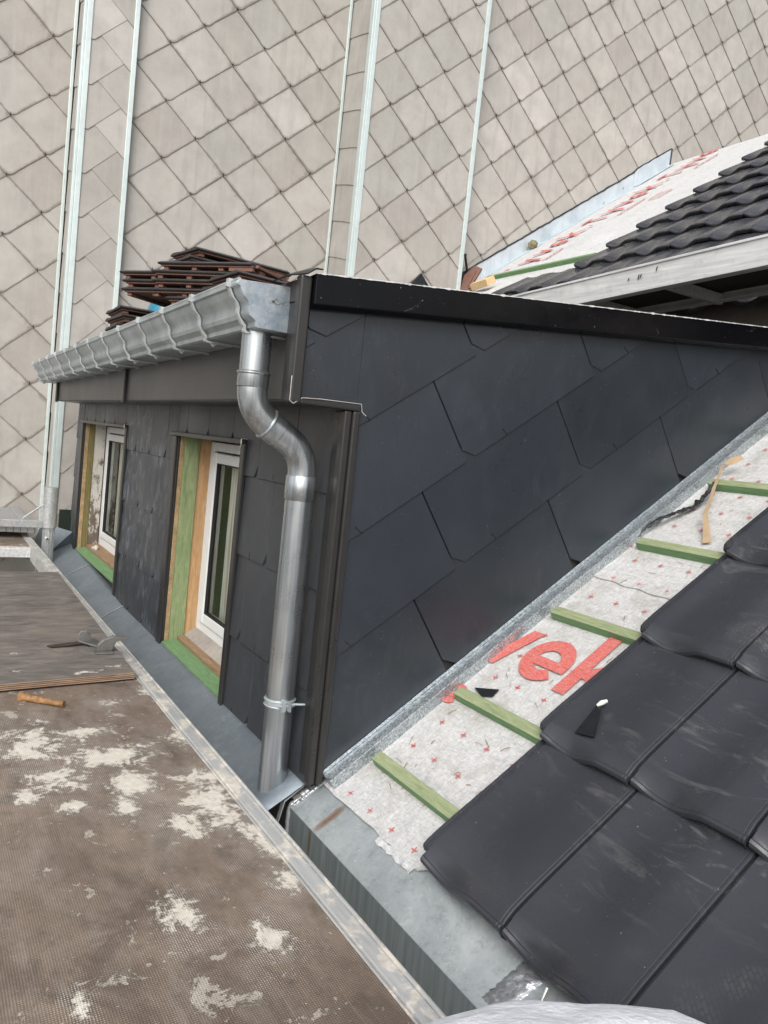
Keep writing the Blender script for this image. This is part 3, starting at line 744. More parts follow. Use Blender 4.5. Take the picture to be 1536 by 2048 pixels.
# flashing along the wall
mb = MB()
a, c = RU(XD+.018, 4.6, .005), RU(XD+.018, 8.70, .005)
mb.obox(a, SU*4.12, Vector((.006, 0, 0)), Vector((0, 0, .195)))
mb.obox(a, SU*4.12, Vector((.11, 0, 0)), NU*.006)
mb.obox(RU(XD+.026, 8.68, .008), SU*.78, Vector((.006, 0, 0)), Vector((0, 0, .225)))
mb.obox(RU(XD+.026, 8.68, .013), SU*.78, Vector((.10, 0, 0)), NU*.006)
mb.build('wall_flashing', 'zinc_new', house, bevel=.003)
mb = MB(); pts = []
for i in range(80):
    p = RU(XD+.024, 4.6+4.86*i/79, .005)+Vector((0, 0, .203+.012*noise.noise(Vector((i*.6, 0, 0)))+(.025 if i > 66 else 0))); pts.append(p)
mb.tube(pts, [.010+.006*abs(noise.noise(Vector((i*.9, 4, 0)))) for i in range(80)], 6); mb.tube([pts[-1], pts[-1]-Vector((0, 0, .27))], .018, 8)
mb.build('sealing_bead', 'blackscrap', house, smooth=60)

# ------------------------------------------------------------------ dormer
dm = empty('dormer', 'dark slate-clad shed dormer with two white windows under a zinc gutter', 'dormer')
YW, XK = 1.225, -2.261
def vtop(y): return .512+.0990*(y-1.004)
def vbot(y): return .409+.1000*(y-1.015)
OR = (-4.13, -3.165, -1.16, -.035)     # right-hand opening x0,x1,z0,z1
OL = (-6.80, -5.30, -1.08, -.030)
mb = MB(); y0, y1 = YW+.012, 1.46
for (xa, xb) in ((-7.10, OL[0]), (OL[1], OR[0]), (OR[1], XK-.012)): mb.box((xa, y0, -1.75), (xb, y1, .42))
for O in (OL, OR): mb.box((O[0]-.002, y0, O[3]), (O[1]+.002, y1, .42)); mb.box((O[0]-.002, y0, -1.75), (O[1]+.002, y1, O[2]-.035))
mb.build('front_wall', 'mortar', dm)
mb = MB()   # cheek backing, far side and roof deck
pr = [(y1, -1.75), (4.3, 1.0-.2), (4.3, .80), (1.1, .44), (y1, .40)]
mb.prism([(XK-.012, y, z) for y, z in [(1.461, -1.7), (1.461, .42), (4.3, .74), (4.3, .70)]], (-.10, 0, 0))
mb.prism([(-7.10, y, z) for y, z in [(1.461, -1.7), (1.461, .42), (4.3, .74), (4.3, .70)]], (.10, 0, 0))
mb.box((-7.09, 1.05, .14), (XK-.012, YW+.011, .40))
mb.build('side_wall', 'mortar', dm)
mb = MB(); mb.prism([(-7.14, 1.0, .43), (-7.14, 4.4, .76), (-7.14, 4.4, .835), (-7.14, 1.0, .500)], (4.87, 0, 0)); mb.build('roof', 'mortar', dm)
# room seen through the glass
mb = MB(); mb.box((-7.0, 2.6, -1.7), (-2.4, 2.65, .42)); mb.box((-7.0, 1.47, -1.75), (-2.4, 2.6, -1.70)); mb.build('room', 'room', dm)
# front slates
mb = MB(); fr = lambda u, v, n: (u, YW-n, v)
Z = [-1.168, -.853, -.500, -.165]
def slates(rx0, rx1, z0, z1, rows=(0, 1, 2, 3)):
    for r in rows:
        zb = Z[r]; zt = zb+.345+.06
        ph = -2.983 if r % 2 else -2.83
        ph = {0: -2.850, 1: -3.012, 2: -2.812, 3: -2.984}[r]
        for kx in range(-14, 4):
            xr = ph+.3385*kx; xl = xr-.3385+.003
            cz = .050 if xr > -3.3 else .044
            poly = [(xl, zb), (xr-.033, zb), (xr, zb+cz), (xr, zt), (xl, zt)]
            p = cliprect(poly, rx0, rx1, z0, z1)
            if p: plate(mb, p, fr, .015, .024, .008, zb, jit=.002, cham=.005)
            hx = xr-.17+.0
            if rx0+.02 < hx < rx1-.02 and z0 < zb < z1 and r < 4:
                mb.tube([(hx, YW-.006, zb+.03), (hx, YW-.013, zb-.001), (hx, YW-.0145, zb+.012), (hx-.002, YW-.014, zb+.030)], .0022, 5, mi=1)
slates(OR[1]+.03, XK, -1.2, .16)
slates(OL[1]+.02, OR[0]-.03, -1.2, .16)
slates(-7.10, OL[0]-.03, -1.2, .16)
for O in (OL, OR):                       # short slates over the heads
    n = int((O[1]-O[0]+.06)/.3385)+1
    for kx in range(-14, 4):
        xr = -2.984+.3385*kx; xl = xr-.3355
        zb = O[3]+.012; p = cliprect([(xl+.02, zb), (xr-.022, zb), (xr, zb+.04), (xr, .16), (xl, .16), (xl, zb+.03)], O[0]-.03, O[1]+(.03 if O is OR else .02), zb, .16)
        if p: plate(mb, p, fr, .010, .016, .005, zb)
fix_normals(mb.build('front_cladding', ['front', 'hook'], dm))
# cheek slates, courses parallel to the roof slope
mb = MB(); ct, st_ = cos(TH), sin(TH)
def ck(s, d, n): return (XK+n, s*ct-d*st_, s*st_+d*ct)
rows = [(-1.606, .998), (-1.285, 1.20), (-.960, 1.412), (-.640, 1.612), (-.335, 1.06), (-.03, 1.2)]
for r, (db, j0) in enumerate(rows):
    for kx in range(-3, 6):
        sl = j0+.695*kx; sr = sl+.695-.003; dt = db+.32+.06
        poly = [(sl+.042, db), (sr, db), (sr, dt), (sl, dt), (sl, db+.045)]
        def yz(p): return (p[0]*ct-p[1]*st_, p[0]*st_+p[1]*ct)
        def sd_(p): return (p[0]*ct+p[1]*st_, -p[0]*st_+p[1]*ct)
        P = [yz(p) for p in poly]
        P = clip(P, .673/1.2055, -1/1.2055, (1.949+.004)/1.2055)          # above the roof line
        P = clip(P, -.10, 1, .405) if len(P) > 2 else []                # under the verge
        for reg in ((1.235, 9, -9, 9), (1.035, 1.235, .135, 9)):
            Q = cliprect(P, *reg) if len(P) > 2 else []
            if len(Q) > 2: plate(mb, [sd_(p) for p in Q], ck, .013, .017, .006, db, cham=.004, rnd=(kx*7+r*13) % 10/10)
        hs_ = sl+.695*.29+.005; y_, z_ = yz((hs_, db))
        if y_ > 1.26 and z_ < vbot(y_)-.02 and z_ > .673*y_-1.93:
            mb.tube([ck(hs_, db+.02, .006), ck(hs_, db-.001, .012), ck(hs_-.004, db+.010, .0135), ck(hs_-.012, db+.032, .013)], .0022, 5, mi=1)
fix_normals(mb.build('side_cladding', ['cheek', 'hook'], dm))
# verge
mb = MB(); ys = [1.028+.06*i for i in range(57)]
vs = []
for y in ys:
    j = .002*noise.noise(Vector((y*14, 0, 0)))
    vs += [(XK+.055, y, vtop(y)+j), (XK+.058, y, vbot(y)+.012), (XK+.030, y, vbot(y)), (XK-.02, y, vbot(y)+.004), (XK-.02, y, vtop(y)-.003)]
mb.add(vs, [(i*5+q, i*5+(q+1) % 5, (i+1)*5+(q+1) % 5, (i+1)*5+q) for i in range(len(ys)-1) for q in range(5)]+[(0,1,2,3,4)])
vg = fix_normals(mb.build('verge_board', 'verge', dm, bevel=.002))
mb = MB()                                  # light ragged top lip
vs = []; N = 420
for i in range(N+1):
    y = 1.03+3.3*i/N; h = max(.0006, .0035*noise.noise(Vector((y*30, 2, 0)))+.003*noise.noise(Vector((y*90, 7, 0)))+.001)
    vs += [(XK+.0485, y, vtop(y)-.001), (XK+.0485, y, vtop(y)+h), (XK+.0585, y, vtop(y)+h), (XK+.0585, y, vtop(y)-.001-h)]
mb.add(vs, [(4*i+q, 4*i+(q+1) % 4, 4*i+4+(q+1) % 4, 4*i+4+q) for i in range(N) for q in range(4)]+[(0,1,2,3)])
mb.build('chipped_lip', 'torn', vg)
mb = MB(); crv = [(XK+.03, .985, .515), (XK-.02, .94, .50), (XK-.10, .90, .50)]
mb.add([(XK+.050, 1.03, .530), (XK+.05, 1.00, .508), (XK-.03, .965, .507), (XK-.08, .945, .492), (XK-.02, 1.04, .542), (XK+.03, 1.06, .535), (XK-.10, .99, .515)], [(0,1,2,4),(2,3,6,4),(0,4,5)])
mb.build('torn_felt', 'blackscrap', dm, solid=.004)
# fascia + trims
mb = MB(); mb.box((-7.03, 1.030, .128), (XK-.005, 1.038, .42)); mb.box((-7.03, 1.030, .1265), (XK-.005, YW-.01, .134)); mb.box((-7.033, 1.03, .128), (-7.028, 1.2, .42))
mb.build('fascia', 'fascia', dm, bevel=.0015)
mb = MB(); mb.box((-4.62, 1.012, .118), (-4.585, 1.0298, .40)); mb.build('fascia_seam', 'trim', dm, bevel=.004)
mb = MB(); mb.box((-7.06, 1.012, .118), (-7.01, 1.0298, .40)); mb.build('fascia_seam', 'trim', dm, bevel=.004)
mb = MB()
mb.box((XK-.004, .988, .120), (XK+.034, 1.0265, .507)); mb.box((XK-.07, 1.000, .122), (XK-.0045, 1.028, .44))
mb.build('corner_trim', 'trim', dm, bevel=.006)
mb = MB(); mb.box((XK-.02, 1.027, .118), (XK+.026, 1.245, .140)); mb.build('corner_trim', 'trim', dm, bevel=.006)
mb = MB(); mb.box((XK-.015, 1.190, -1.14), (XK+.020, 1.218, .1175)); mb.box((XK-.015, 1.2185, -1.14), (XK+.028, 1.245, .1175)); mb.box((XK-.09, 1.207, -1.14), (XK-.0155, 1.219, .1175))
mb.build('corner_trim', 'trim', dm, bevel=.006)
mb = MB()
mb.tube([(XK+.034, .987, .20), (XK+.034, .987, .125), (XK+.034, 1.0, .116), (XK+.030, 1.03, .137), (XK+.028, 1.10, .1415)], .0014, 6)
mb.tube([(XK+.028, 1.10, .1415), (XK+.028, 1.243, .143), (XK+.030, 1.247, .118), (XK+.034, 1.262, .106)], .0012, 6)
mb.build('cut_edge', 'rawedge', dm)
# windows
def window(O, zf, zb, left):
    x0, x1, z0, z1 = O
    e = bpy.data.objects.new('window', None); COL.objects.link(e); e.parent = dm; e['label'] = 'far window with weathered surround' if left else 'near window with green and orange reveal boards'
    ty = YW-.024
    mb = MB()      # surround trims
    mb.box((x0-.075, ty, z0-.03), (x0, ty+.012, z1-.0005)); mb.box((x0-.012, ty+.0125, z0-.03), (x0, YW+.02, z1-.0005))
    mb.box((x1, ty-.004, z0-.06), (x1+.042, ty+.014, z1+.005)); mb.box((x1+.008, ty+.0145, z0-.06), (x1+.030, YW+.012, z1+.005))
    mb.box((x0-.078, ty-.012, z1), (x1+.03, ty+.012, z1+.022)); mb.box((x0-.078, ty+.0125, z1+.002), (x1+.03, YW, z1+.016))
    mb.build('trim', 'trim', e, bevel=.004)
    mb = MB(); mb.tube([(x1+.030, ty-.014, z1+.022), (x1+.034, ty-.014, z1+.002), (x1+.024, ty-.014, z1-.014)], .0022, 6); mb.tube([(x1+.03, ty-.012, z1+.0235), (x1+.03, YW-.005, z1+.0235)], .0016, 6)
    mb.build('cut_edge', 'rawedge', e)
    yf = 1.395
    # far reveal boards, front to back
    if not left:
        L = [('board', 'osb', .022, .0), ('board', 'green_v', .080, .010), ('board', 'orange_v', .066, .0)]
    else:
        L = [('board', 'osb', .030, .0), ('board', 'olive', .045, .006), ('board', 'peel', .085, .002)]
    y = YW+.002
    for nm, m_, wd, dx in L:
        mb = MB(); vs = []
        mb.box((x0-.02, y, z0+.0), (x0+.006+dx, y+wd-.001, z1-.001)); y += wd
        mb.build(nm, m_, e, bevel=.001)
    # outer frame
    fx0, fx1 = x0-.01, x1+.05
    zt, zq = zf, zb
    mb = MB(); fw = .068
    mb.box((fx0, yf, zq), (fx0+fw, yf+.06, zt)); mb.box((fx1-fw, yf, zq), (fx1, yf+.06, zt))
    mb.box((fx0+fw+.0005, yf+.001, zt-.048), (fx1-fw-.0005, yf+.059, zt-.0005)); mb.box((fx0+fw+.0005, yf+.001, zq+.0005), (fx1-fw-.0005, yf+.059, zq+.07))
    mb.build('frame', 'pvc', e, bevel=.004)
    sx0, sx1, sz0, sz1 = fx0+fw+.008, fx1-fw-.008, zq+.078, zt-.056
    mb = MB(); sw = .072; ys_ = yf-.012
    mb.box((sx0, ys_, sz0), (sx0+sw, ys_+.055, sz1)); mb.box((sx1-sw, ys_, sz0), (sx1, ys_+.055, sz1))
    mb.box((sx0+sw+.0005, ys_+.001, sz1-sw*.75), (sx1-sw-.0005, ys_+.054, sz1-.0005)); mb.box((sx0+sw+.0005, ys_+.001, sz0+.0005), (sx1-sw-.0005, ys_+.054, sz0+sw*.75))
    mb.build('sash', 'pvc', e, bevel=.006)
    mb = MB(); gx0, gx1, gz0, gz1 = sx0+sw, sx1-sw, sz0+sw*.75, sz1-sw*.75
    mb.box((gx0, ys_+.006, gz0), (gx0+.007, ys_+.03, gz1)); mb.box((gx1-.007, ys_+.006, gz0), (gx1, ys_+.03, gz1)); mb.box((gx0+.0075, ys_+.006, gz1-.007), (gx1-.0075, ys_+.03, gz1)); mb.box((gx0+.0075, ys_+.006, gz0), (gx1-.0075, ys_+.03, gz0+.007))
    # shadow gap seal between sash and frame
    mb.box((fx0+fw+.0005, yf+.02, zq+.07), (sx0-.0003, yf+.03, zt-.048)); mb.box((sx0, yf+.02, sz1+.0005), (sx1, yf+.03, zt-.0485))
    mb.build('seal', 'seal', e)
    mb = MB(); mb.add([(gx0, ys_+.02, gz0), (gx1, ys_+.02, gz0), (gx1, ys_+.02, gz1), (gx0, ys_+.02, gz1)], [(0,1,2,3)]); mb.build('glass', 'glass', e)
    mb = MB(); n = 60; vs = []
    for i in range(n+1):
        x = gx0-.05+(gx1-gx0+.1)*i/n; yy = 1.50+.022*sin(i*.9)+.01*sin(i*2.3)
        vs += [(x, yy, gz0-.06), (x, yy, gz1+.06)]
    b0 = mb.add(vs, [(2*i, 2*i+2, 2*i+3, 2*i+1) for i in range(n)])
    for i in range(n+1): mb.uv[b0+2*i] = (i/n, 0); mb.uv[b0+2*i+1] = (i/n, 1)
    mb.build('curtain', 'curtain', e, smooth=80)
    # sill boards
    mb = MB(); zs = z0
    mb.obox((x0+.005, YW-.012, zs-.004), (x1-x0-.006, 0, 0), (0, .078, .012), (0, 0, .016)); g_ = mb.build('sill', 'green', e, bevel=.002)
    mb = MB(); mb.obox((x0+.007, YW+.068, zs+.018), (x1-x0-.008, 0, 0), (0, .115, .012), (0, 0, .024)); mb.build('sill', 'wood', e, bevel=.003)
    if left:
        mb = MB(); mb.box((x0-.002, yf-.085, -.50), (x0+.0005, yf-.055, -.37)); mb.build('hinge_plate', 'rust', e)
        mb = MB(); bm_ = [(x0+.25, YW+.09, zs+.046)]
        mb.tube([(x0+.24, YW+.08, zs+.05), (x0+.27, YW+.10, zs+.06), (x0+.31, YW+.09, zs+.052)], [.012, .02, .010], 8); mb.build('mortar_lump', 'white', e, smooth=60)
    return e
window(OR, -.047, -1.10, False)
window(OL, -.040, -1.035, True)
# apron in front
mb = MB(); nx = 40
sl = [(YW+.005, -1.150), (1.20, -1.166), (1.08, -1.235), (.96, -1.31), (.955, -1.6)]
mb.sheet(sl, -7.05, -2.297, nx, dz=lambda x: .0012*noise.noise(Vector((x*3, 0, 0)))+max(0, (-x-5))*.045)
ap = mb.build('apron_flashing', 'zinc_apron', dm, solid=.002, smooth=50)
for xs in (-5.02, -6.2):
    mb = MB(); dz = max(0, (-xs-5))*.045
    mb.obox((xs, 1.215, -1.153+dz), (.016, 0, 0), (0, -.14, -.080), (0, 0, .003)); mb.build('seam', 'solder' if xs < -5 else 'zinc_apron', ap)
mb = MB()
mb.add([(-7.08, .98, -1.24), (-7.05, 1.20, -1.10), (-6.98, 1.215, -.96), (-7.12, 1.06, -.93), (-7.30, 1.0, -.98), (-7.34, .93, -1.24)], [(0,1,2,3),(0,3,4,5)])
mb.build('upturned_end', 'zinc_apron', dm, solid=.003)
mb = MB(); pts = [(-7.06, 1.215-.2*i/8, -1.125-.09*i/8+.01*sin(i*1.7)) for i in range(9)]; mb.tube(pts, [.012+.006*sin(i*2.1) for i in range(9)], 8); mb.build('lead_fold', 'zinc_apron', dm, smooth=60)
# cheek foot flashing: galvanised box running up the slope
mb = MB(); x_out = -2.193
mb.obox(RL(XK+.0, .415, -.046), (x_out-XK, 0, 0), SL*3.6, NL*.043)
mb.obox(RL(XK+.0105, .415, -.0025), (.004, 0, 0), SL*3.6, NL*.012)
ff = mb.build('side_flashing', 'galv', dm, bevel=.004)

# ------------------------------------------------------------------ gutter
gt = empty('rain_gutter', 'moulded zinc box gutter along the dormer eave with a stamped end', 'gutter')
GX0, GX1 = -7.12, -2.335
fall = lambda x: .0125*(x-GX1)
yfm, ztop = .832, .470
def prof(k=0):      # front moulding, seen from outside: (y,z)
    P = [(0, .004), (-.006, -.002), (-.006, -.012), (.003, -.016), (.008, -.028), (.016, -.042), (.030, -.055), (.036, -.070), (.036, -.088), (.042, -.100), (.056, -.108), (.062, -.114), (.062, -.128), (.070, -.132)]
    return [(yfm+a-k, ztop+b_-(k if b_ < -.1 else 0)) for a, b_ in P]+[(1.026, ztop-.132-k)]
mb = MB(); mb.sheet(prof()+[(1.027, ztop+.008)], GX0, GX1, 60, dz=fall)
mb.tube([(GX0+4.785*i/12, yfm-.001, ztop+.004+fall(GX0+4.785*i/12)) for i in range(13)], .0055, 10)
mb.build('trough', 'gutter', gt, solid=.003, smooth=26)
mb = MB(); pp = prof()+[(1.027, ztop+.014)]
mb.prism([(GX1-.001, y, z) for y, z in pp], (.006, 0, 0)); fix_normals(mb.build('end_cap', 'cap', gt, bevel=.0015))
mb = MB(); mb.prism([(GX0+.001, y, z+fall(GX0)) for y, z in pp], (-.005, 0, 0)); fix_normals(mb.build('end_cap', 'cap', gt))
capo = [c for c in gt.children if c.name.startswith('end_cap')][0] if gt.children else None
text_obj('stamped_lettering', 'VMZINC', .022, 'solder', bpy.data.objects['end_cap'], frame_mat(Vector((GX1+.0052, .930, .421)), Vector((0, 1, .02)).normalized(), Vector((0, -.02, 1)).normalized(), Vector((1, 0, 0))), bold=.0004, ext=.0016, scale=(.72, 1))
for i in range(13):
    x = -2.400-.3855*i
    dz = fall(x); pr_ = prof(.007)
    po = [(y-.007, z-(.006 if z < ztop-.1 else 0)) for y, z in pr_]; po[-1] = (pr_[-1][0], pr_[-1][1]-.005)
    mb = MB(); n = len(pr_); vs = []
    for xx in (x-.009, x+.009):
        vs += [(xx, y, z+dz) for y, z in pr_]+[(xx, y, z+dz) for y, z in po]
    fs = []
    for q in range(n-1):
        fs += [(n+q, n+q+1, 2*n+n+q+1, 2*n+n+q), (q, q+1, n+q+1, n+q), (2*n+q, 2*n+n+q, 2*n+n+q+1, 2*n+q+1), (q, 2*n+q, 2*n+q+1, q+1)]
    fs.append((0, n, 3*n, 2*n)); mb.add(vs, fs)
    mb.box((x-.011, yfm-.016, ztop-.014+dz), (x+.011, yfm+.016, ztop+.0125+dz))
    mb.tube([(x, .905, ztop-.141+dz), (x, .915, ztop-.152+dz), (x, .93, ztop-.141+dz)], .006, 6)
    fix_normals(mb.build('bracket', 'strap', gt))

# ------------------------------------------------------------------ downpipe
dp = empty('downpipe', 'shiny zinc downpipe with swan neck clamped to the front wall', 'downpipe')
PX = -2.425; R0 = .0495
path = []
y, z = .940, .345
path += [(PX, y, .345), (PX, y, .25), (PX, y, .205)]
bend = []; Rb = .13; A = radians(60); zc = .160
up_ = [(PX, .940, .205), (PX, .940, zc)]
for i in range(1, 13): a = A*i/12; up_.append((PX, .940+Rb*(1-cos(a)), zc-Rb*sin(a)))
ly, lz = up_[-1][1], up_[-1][2]; Ld = .088
my_, mz_ = ly+Ld*sin(A), lz-Ld*cos(A)
lo_ = [(PX, ly+Ld*.45*sin(A), lz-Ld*.45*cos(A)), (PX, my_, mz_)]
for i in range(1, 13): a = A*(1-i/12); lo_.append((PX, my_+Rb*(sin(A)*0+ (1-cos(A))-(1-cos(a))), mz_-Rb*(sin(A)-sin(a))))
ye, ze = lo_[-1][1], lo_[-1][2]
lo_.append((PX, ye, ze-.03))
mb = MB(); mb.tube([(PX, .94, .352), (PX, .94, .20)], R0-.001, 40); mb.tube([(PX, .94, .352), (PX, .94, .338)], R0+.004, 40); mb.build('outlet', 'pipe', dp, smooth=50)
mb = MB(); mb.tube([(PX, .94, .212), (PX, .94, .208), (PX, .94, .204), (PX, .94, .200)], [R0+.002, R0+.006, R0+.006, R0+.002], 40); mb.tube([(PX, .94, .207), (PX, .94, .165), (PX, .94, .160)], [R0+.002, R0+.002, R0], 40)
mb.tube(up_[1:], R0, 40)
uj = lo_[0]; mb.build('elbow', 'pipe', dp, smooth=40)
d = Vector((0, sin(A), -cos(A)))
mb = MB(); j = Vector((PX, ly, lz))
mb.tube([j-d*.008, j-d*.004, j, j+d*.004], [R0+.001, R0+.006, R0+.006, R0+.001], 40); mb.tube([j-d*.001, j+d*.045, j+d*.047], [R0+.002, R0+.002, R0], 40)
mb.tube([tuple(j+d*.04)]+lo_[1:], R0-.0005, 40); mb.build('elbow', 'pipe', dp, smooth=40)
mb = MB(); mb.tube([(PX, ye, ze-.004), (PX, ye, ze-.008), (PX, ye, ze-.085), (PX, ye, ze-.089)], [R0+.001, R0+.004, R0+.004, R0+.001], 40)
mb.tube([(PX, ye, ze-.08), (PX, ye, -1.235)], R0, 40); mb.build('pipe', 'pipe', dp, smooth=40)
mb = MB(); zc_ = -.905
mb.tube([(PX, ye, zc_+.014), (PX, ye, zc_+.0138), (PX, ye, zc_-.0138), (PX, ye, zc_-.014)], [R0+.001, R0+.004, R0+.004, R0+.001], 40)
for zz in (.010, -.010): mb.tube([(PX, ye, zc_+zz+.003), (PX, ye, zc_+zz), (PX, ye, zc_+zz-.003)], [R0+.004, R0+.007, R0+.004], 40)
mb.box((PX+.048, ye-.018, zc_-.020), (PX+.062, ye-.004, zc_+.020)); mb.box((PX+.05, ye+.002, zc_-.016), (PX+.075, ye+.010, zc_+.016)); mb.tube([(PX+.056, ye-.03, zc_), (PX+.056, ye+.03, zc_)], .004, 8)
mb.tube([(PX+.04, ye+.02, zc_), (PX+.06, YW, zc_)], .005, 8); mb.build('pipe_clamp', 'gutter', dp, smooth=40)

# ------------------------------------------------------------------ scaffold platform
sp = empty('scaffold_platform', 'plaster-splashed scaffold platform of brown mesh plywood with aluminium edge rail', 'scaffold platform')
ZD = -1.0
mb = MB(); mb.box((-5.10, -.75, ZD-.012), (1.6, .812, ZD)); mb.build('deck_board', ['deck'], sp)
mb = MB(); mb.box((-7.28, -.75, ZD-.012), (-6.42, .812, ZD+.001)); mb.build('deck_board', ['deck'], sp); 
mb = MB(); mb.box((-6.42, -.75, ZD-.03), (-6.405, .80, ZD-.004)); mb.build('board_edge', 'plyedge', sp)
mb = MB()
mb.box((-7.30, .8125, ZD-.10), (1.6, .820, ZD+.001)); mb.box((-7.30, .8205, ZD-.10), (1.6, .858, ZD+.007)); mb.box((-7.30, .8585, ZD-.10), (1.6, .867, ZD+.012))
mb.build('edge_rail', 'rail', sp, bevel=.003)
mb = MB(); mb.box((-6.40, -.75, ZD-.075), (-6.30, .812, ZD-.006)); mb.build('cross_rail', 'alu', sp, bevel=.004)
mb = MB(); mb.box((-5.16, -.75, ZD-.075), (-5.10, .812, ZD-.006)); mb.build('cross_rail', 'alu', sp, bevel=.004)
mb = MB(); mb.prism([(-6.0, .10, -1.075), (-6.0, .52, -1.075), (-6.0, .56, -1.12), (-6.0, .53, -1.36), (-6.0, .46, -1.40), (-6.0, .12, -1.40), (-6.0, .06, -1.30)], (-.03, 0, 0)); hp = mb.build('hinge_plate', 'latch', sp, bevel=.008)
mb = MB(); mb.prism([(-5.997, .20, -1.15), (-5.997, .26, -1.12), (-5.997, .31, -1.16), (-5.997, .30, -1.24), (-5.997, .24, -1.26), (-5.997, .20, -1.22)], (.002, 0, 0)); mb.build('slot', 'white', hp)
mb = MB()
for q in (-1.3, -1.5): mb.box((-6.4, -.7, q), (-5.2, .78, q+.02))
mb.build('dark_hole_fill', 'board', sp)  # dark sheets in the open bay, their colour standing in for its shade
# hatch lying over the board
ht = MB(); ht.prism([(-5.165, -.75, ZD+.006), (-5.165, .832, ZD+.006), (-3.035, .800, ZD+.006), (-2.985, .300, ZD+.006), (-2.90, -.75, ZD+.006)], (0, 0, .0255))
ho = ht.build('hatch', 'plyedge', sp, bevel=.003)
tp = MB(); tp.add([(-5.163, -.75, ZD+.0325), (-5.163, .830, ZD+.0325), (-3.037, .798, ZD+.0325), (-2.987, .300, ZD+.0325), (-2.902, -.75, ZD+.0325)], [(4,3,2,1,0)]); tp.build('hatch_face', 'hatch', ho)
zh = ZD+.033
mb = MB()
mb.box((-3.42, .70, zh), (-3.30, .775, zh+.006))
mb.prism([(-3.335, .715, zh+.006), (-3.335, .775, zh+.006), (-3.335, .790, zh+.045), (-3.335, .835, zh+.052), (-3.335, .838, zh+.062), (-3.335, .775, zh+.066), (-3.335, .735, zh+.052), (-3.335, .715, zh+.030)], (-.022, 0, 0))
mb.prism([(-3.50, .665, zh+.012), (-3.50, .715, zh+.012), (-3.50, .718, zh+.035), (-3.50, .700, zh+.052), (-3.50, .675, zh+.050), (-3.50, .662, zh+.032)], (-.010, 0, 0))
mb.prism([(-3.51, .655, zh+.014), (-3.49, .735, zh+.010), (-3.40, .765, zh+.006), (-3.37, .73, zh+.006), (-3.46, .66, zh+.012)], (0, 0, .008))
mb.tube([(-3.36, .732, zh), (-3.36, .732, zh+.012)], .012, 10)
la = mb.build('latch', 'latch', ho, bevel=.002)
mb = MB(); mb.prism([(-3.445, .53, zh+.002), (-3.425, .545, zh+.002), (-3.43, .60, zh+.002), (-3.45, .70, zh+.010), (-3.475, .70, zh+.010), (-3.465, .60, zh+.002)], (0, 0, .007)); mb.build('latch_lever', 'darklever', ho, bevel=.003)

# second bay: post and steel plank
pb = empty('scaffold_post', 'grey galvanised scaffold post with welded bracket standing at the far platform corner', 'scaffold post')
mb = MB(); px, py = -6.75, .992
mb.tube([(px, py, -.90), (px, py, -.575)], .054, 28); mb.tube([(px, py, -.575), (px, py, -.572)], [.054, .050], 28)
po_ = mb.build('tube', 'steel', pb, smooth=40)
mb = MB(); mb.tube([(px, py, -1.60), (px, py, -.90)], .042, 20)
for k in range(14): a = 2*pi*k/14; mb.tube([(px+.043*cos(a), py+.043*sin(a), -1.6), (px+.043*cos(a), py+.043*sin(a), -.905)], .004, 5)
mb.build('spigot', 'steel', pb)
mb = MB(); mb.box((px-.03, -.6, -.905), (px+.02, py-.05, -.845)); mb.obox((px-.012, py-.20, -.846), (.02, 0, 0), (0, .16, .13), (0, .0, .02)); mb.tube([(px, py-.06, -.72), (px, py-.05, -.90)], .014, 8)
mb.build('bracket_arm', 'steel', pb, bevel=.004)
mb = MB(); mb.tube([(px+.052, py+.0, -.80), (px+.056, py, -.80)], .016, 12); mb.build('bolt', 'steel', pb); mb = MB(); mb.tube([(px+.05, py-.01, -.99), (px+.09, py-.03, -.97)], .008, 8); mb.build('pin', 'steel', pb)
pk = empty('steel_plank', 'perforated galvanised steel scaffold plank behind the post', 'scaffold plank')
mb = MB(); mb.box((-8.1, -.6, -.93), (-6.83, .83, -.905)); mb.box((-8.1, .8305, -.94), (-6.83, .90, -.890)); mb.box((-6.83, -.6, -.955), (-6.80, .90, -.9)); mb.build('panel', 'plank', pk, bevel=.003)

# ------------------------------------------------------------------ alu deck lying on the roof
ad = empty('aluminium_deck', 'long scuffed aluminium scaffold deck lying across the dormer top and main roof', 'scaffold deck')
def adz(x): return 1.204+.0436*(x+2.355)
xa, xb = -4.75, .4
def arail(y, h, t, x0=xa, x1=xb, up=0):
    mb = MB(); dx = x1-x0
    mb.obox((x0, y, adz(x0)-h+up), (dx, 0, .0436*dx), (0, t, 0), (0, 0, h))
    return mb
mb = arail(3.40, .146, .012); 
mb.obox((xa, 3.392, adz(xa)-.012), (xb-xa, 0, .0436*(xb-xa)), (0, .0075, 0), (0, 0, .014)); mb.obox((xa, 3.4125, adz(xa)-.146), (xb-xa, 0, .0436*(xb-xa)), (0, .045, 0), (0, 0, .006))
mb.build('side_rail', 'alu', ad, bevel=.002)
mb = arail(4.02, .10, .014); mb.obox((xa, 3.97, adz(xa)-.10), (xb-xa, 0, .0436*(xb-xa)), (0, .049, 0), (0, 0, .006)); mb.build('side_rail', 'alu', ad, bevel=.002)
for i in range(9):
    x = -4.3+.62*i+.03
    mb = MB(); mb.box((x-.02, 3.425, adz(x)-.115), (x+.02, 4.015, adz(x)-.055)); mb.build('crossbar', 'alu', ad, bevel=.003)
mb = MB(); mb.obox((xa, 3.4125, adz(xa)-.045), (xb-xa, 0, .0436*(xb-xa)), (0, .605, 0), (0, 0, .012)); mb.build('panel', 'board', ad)
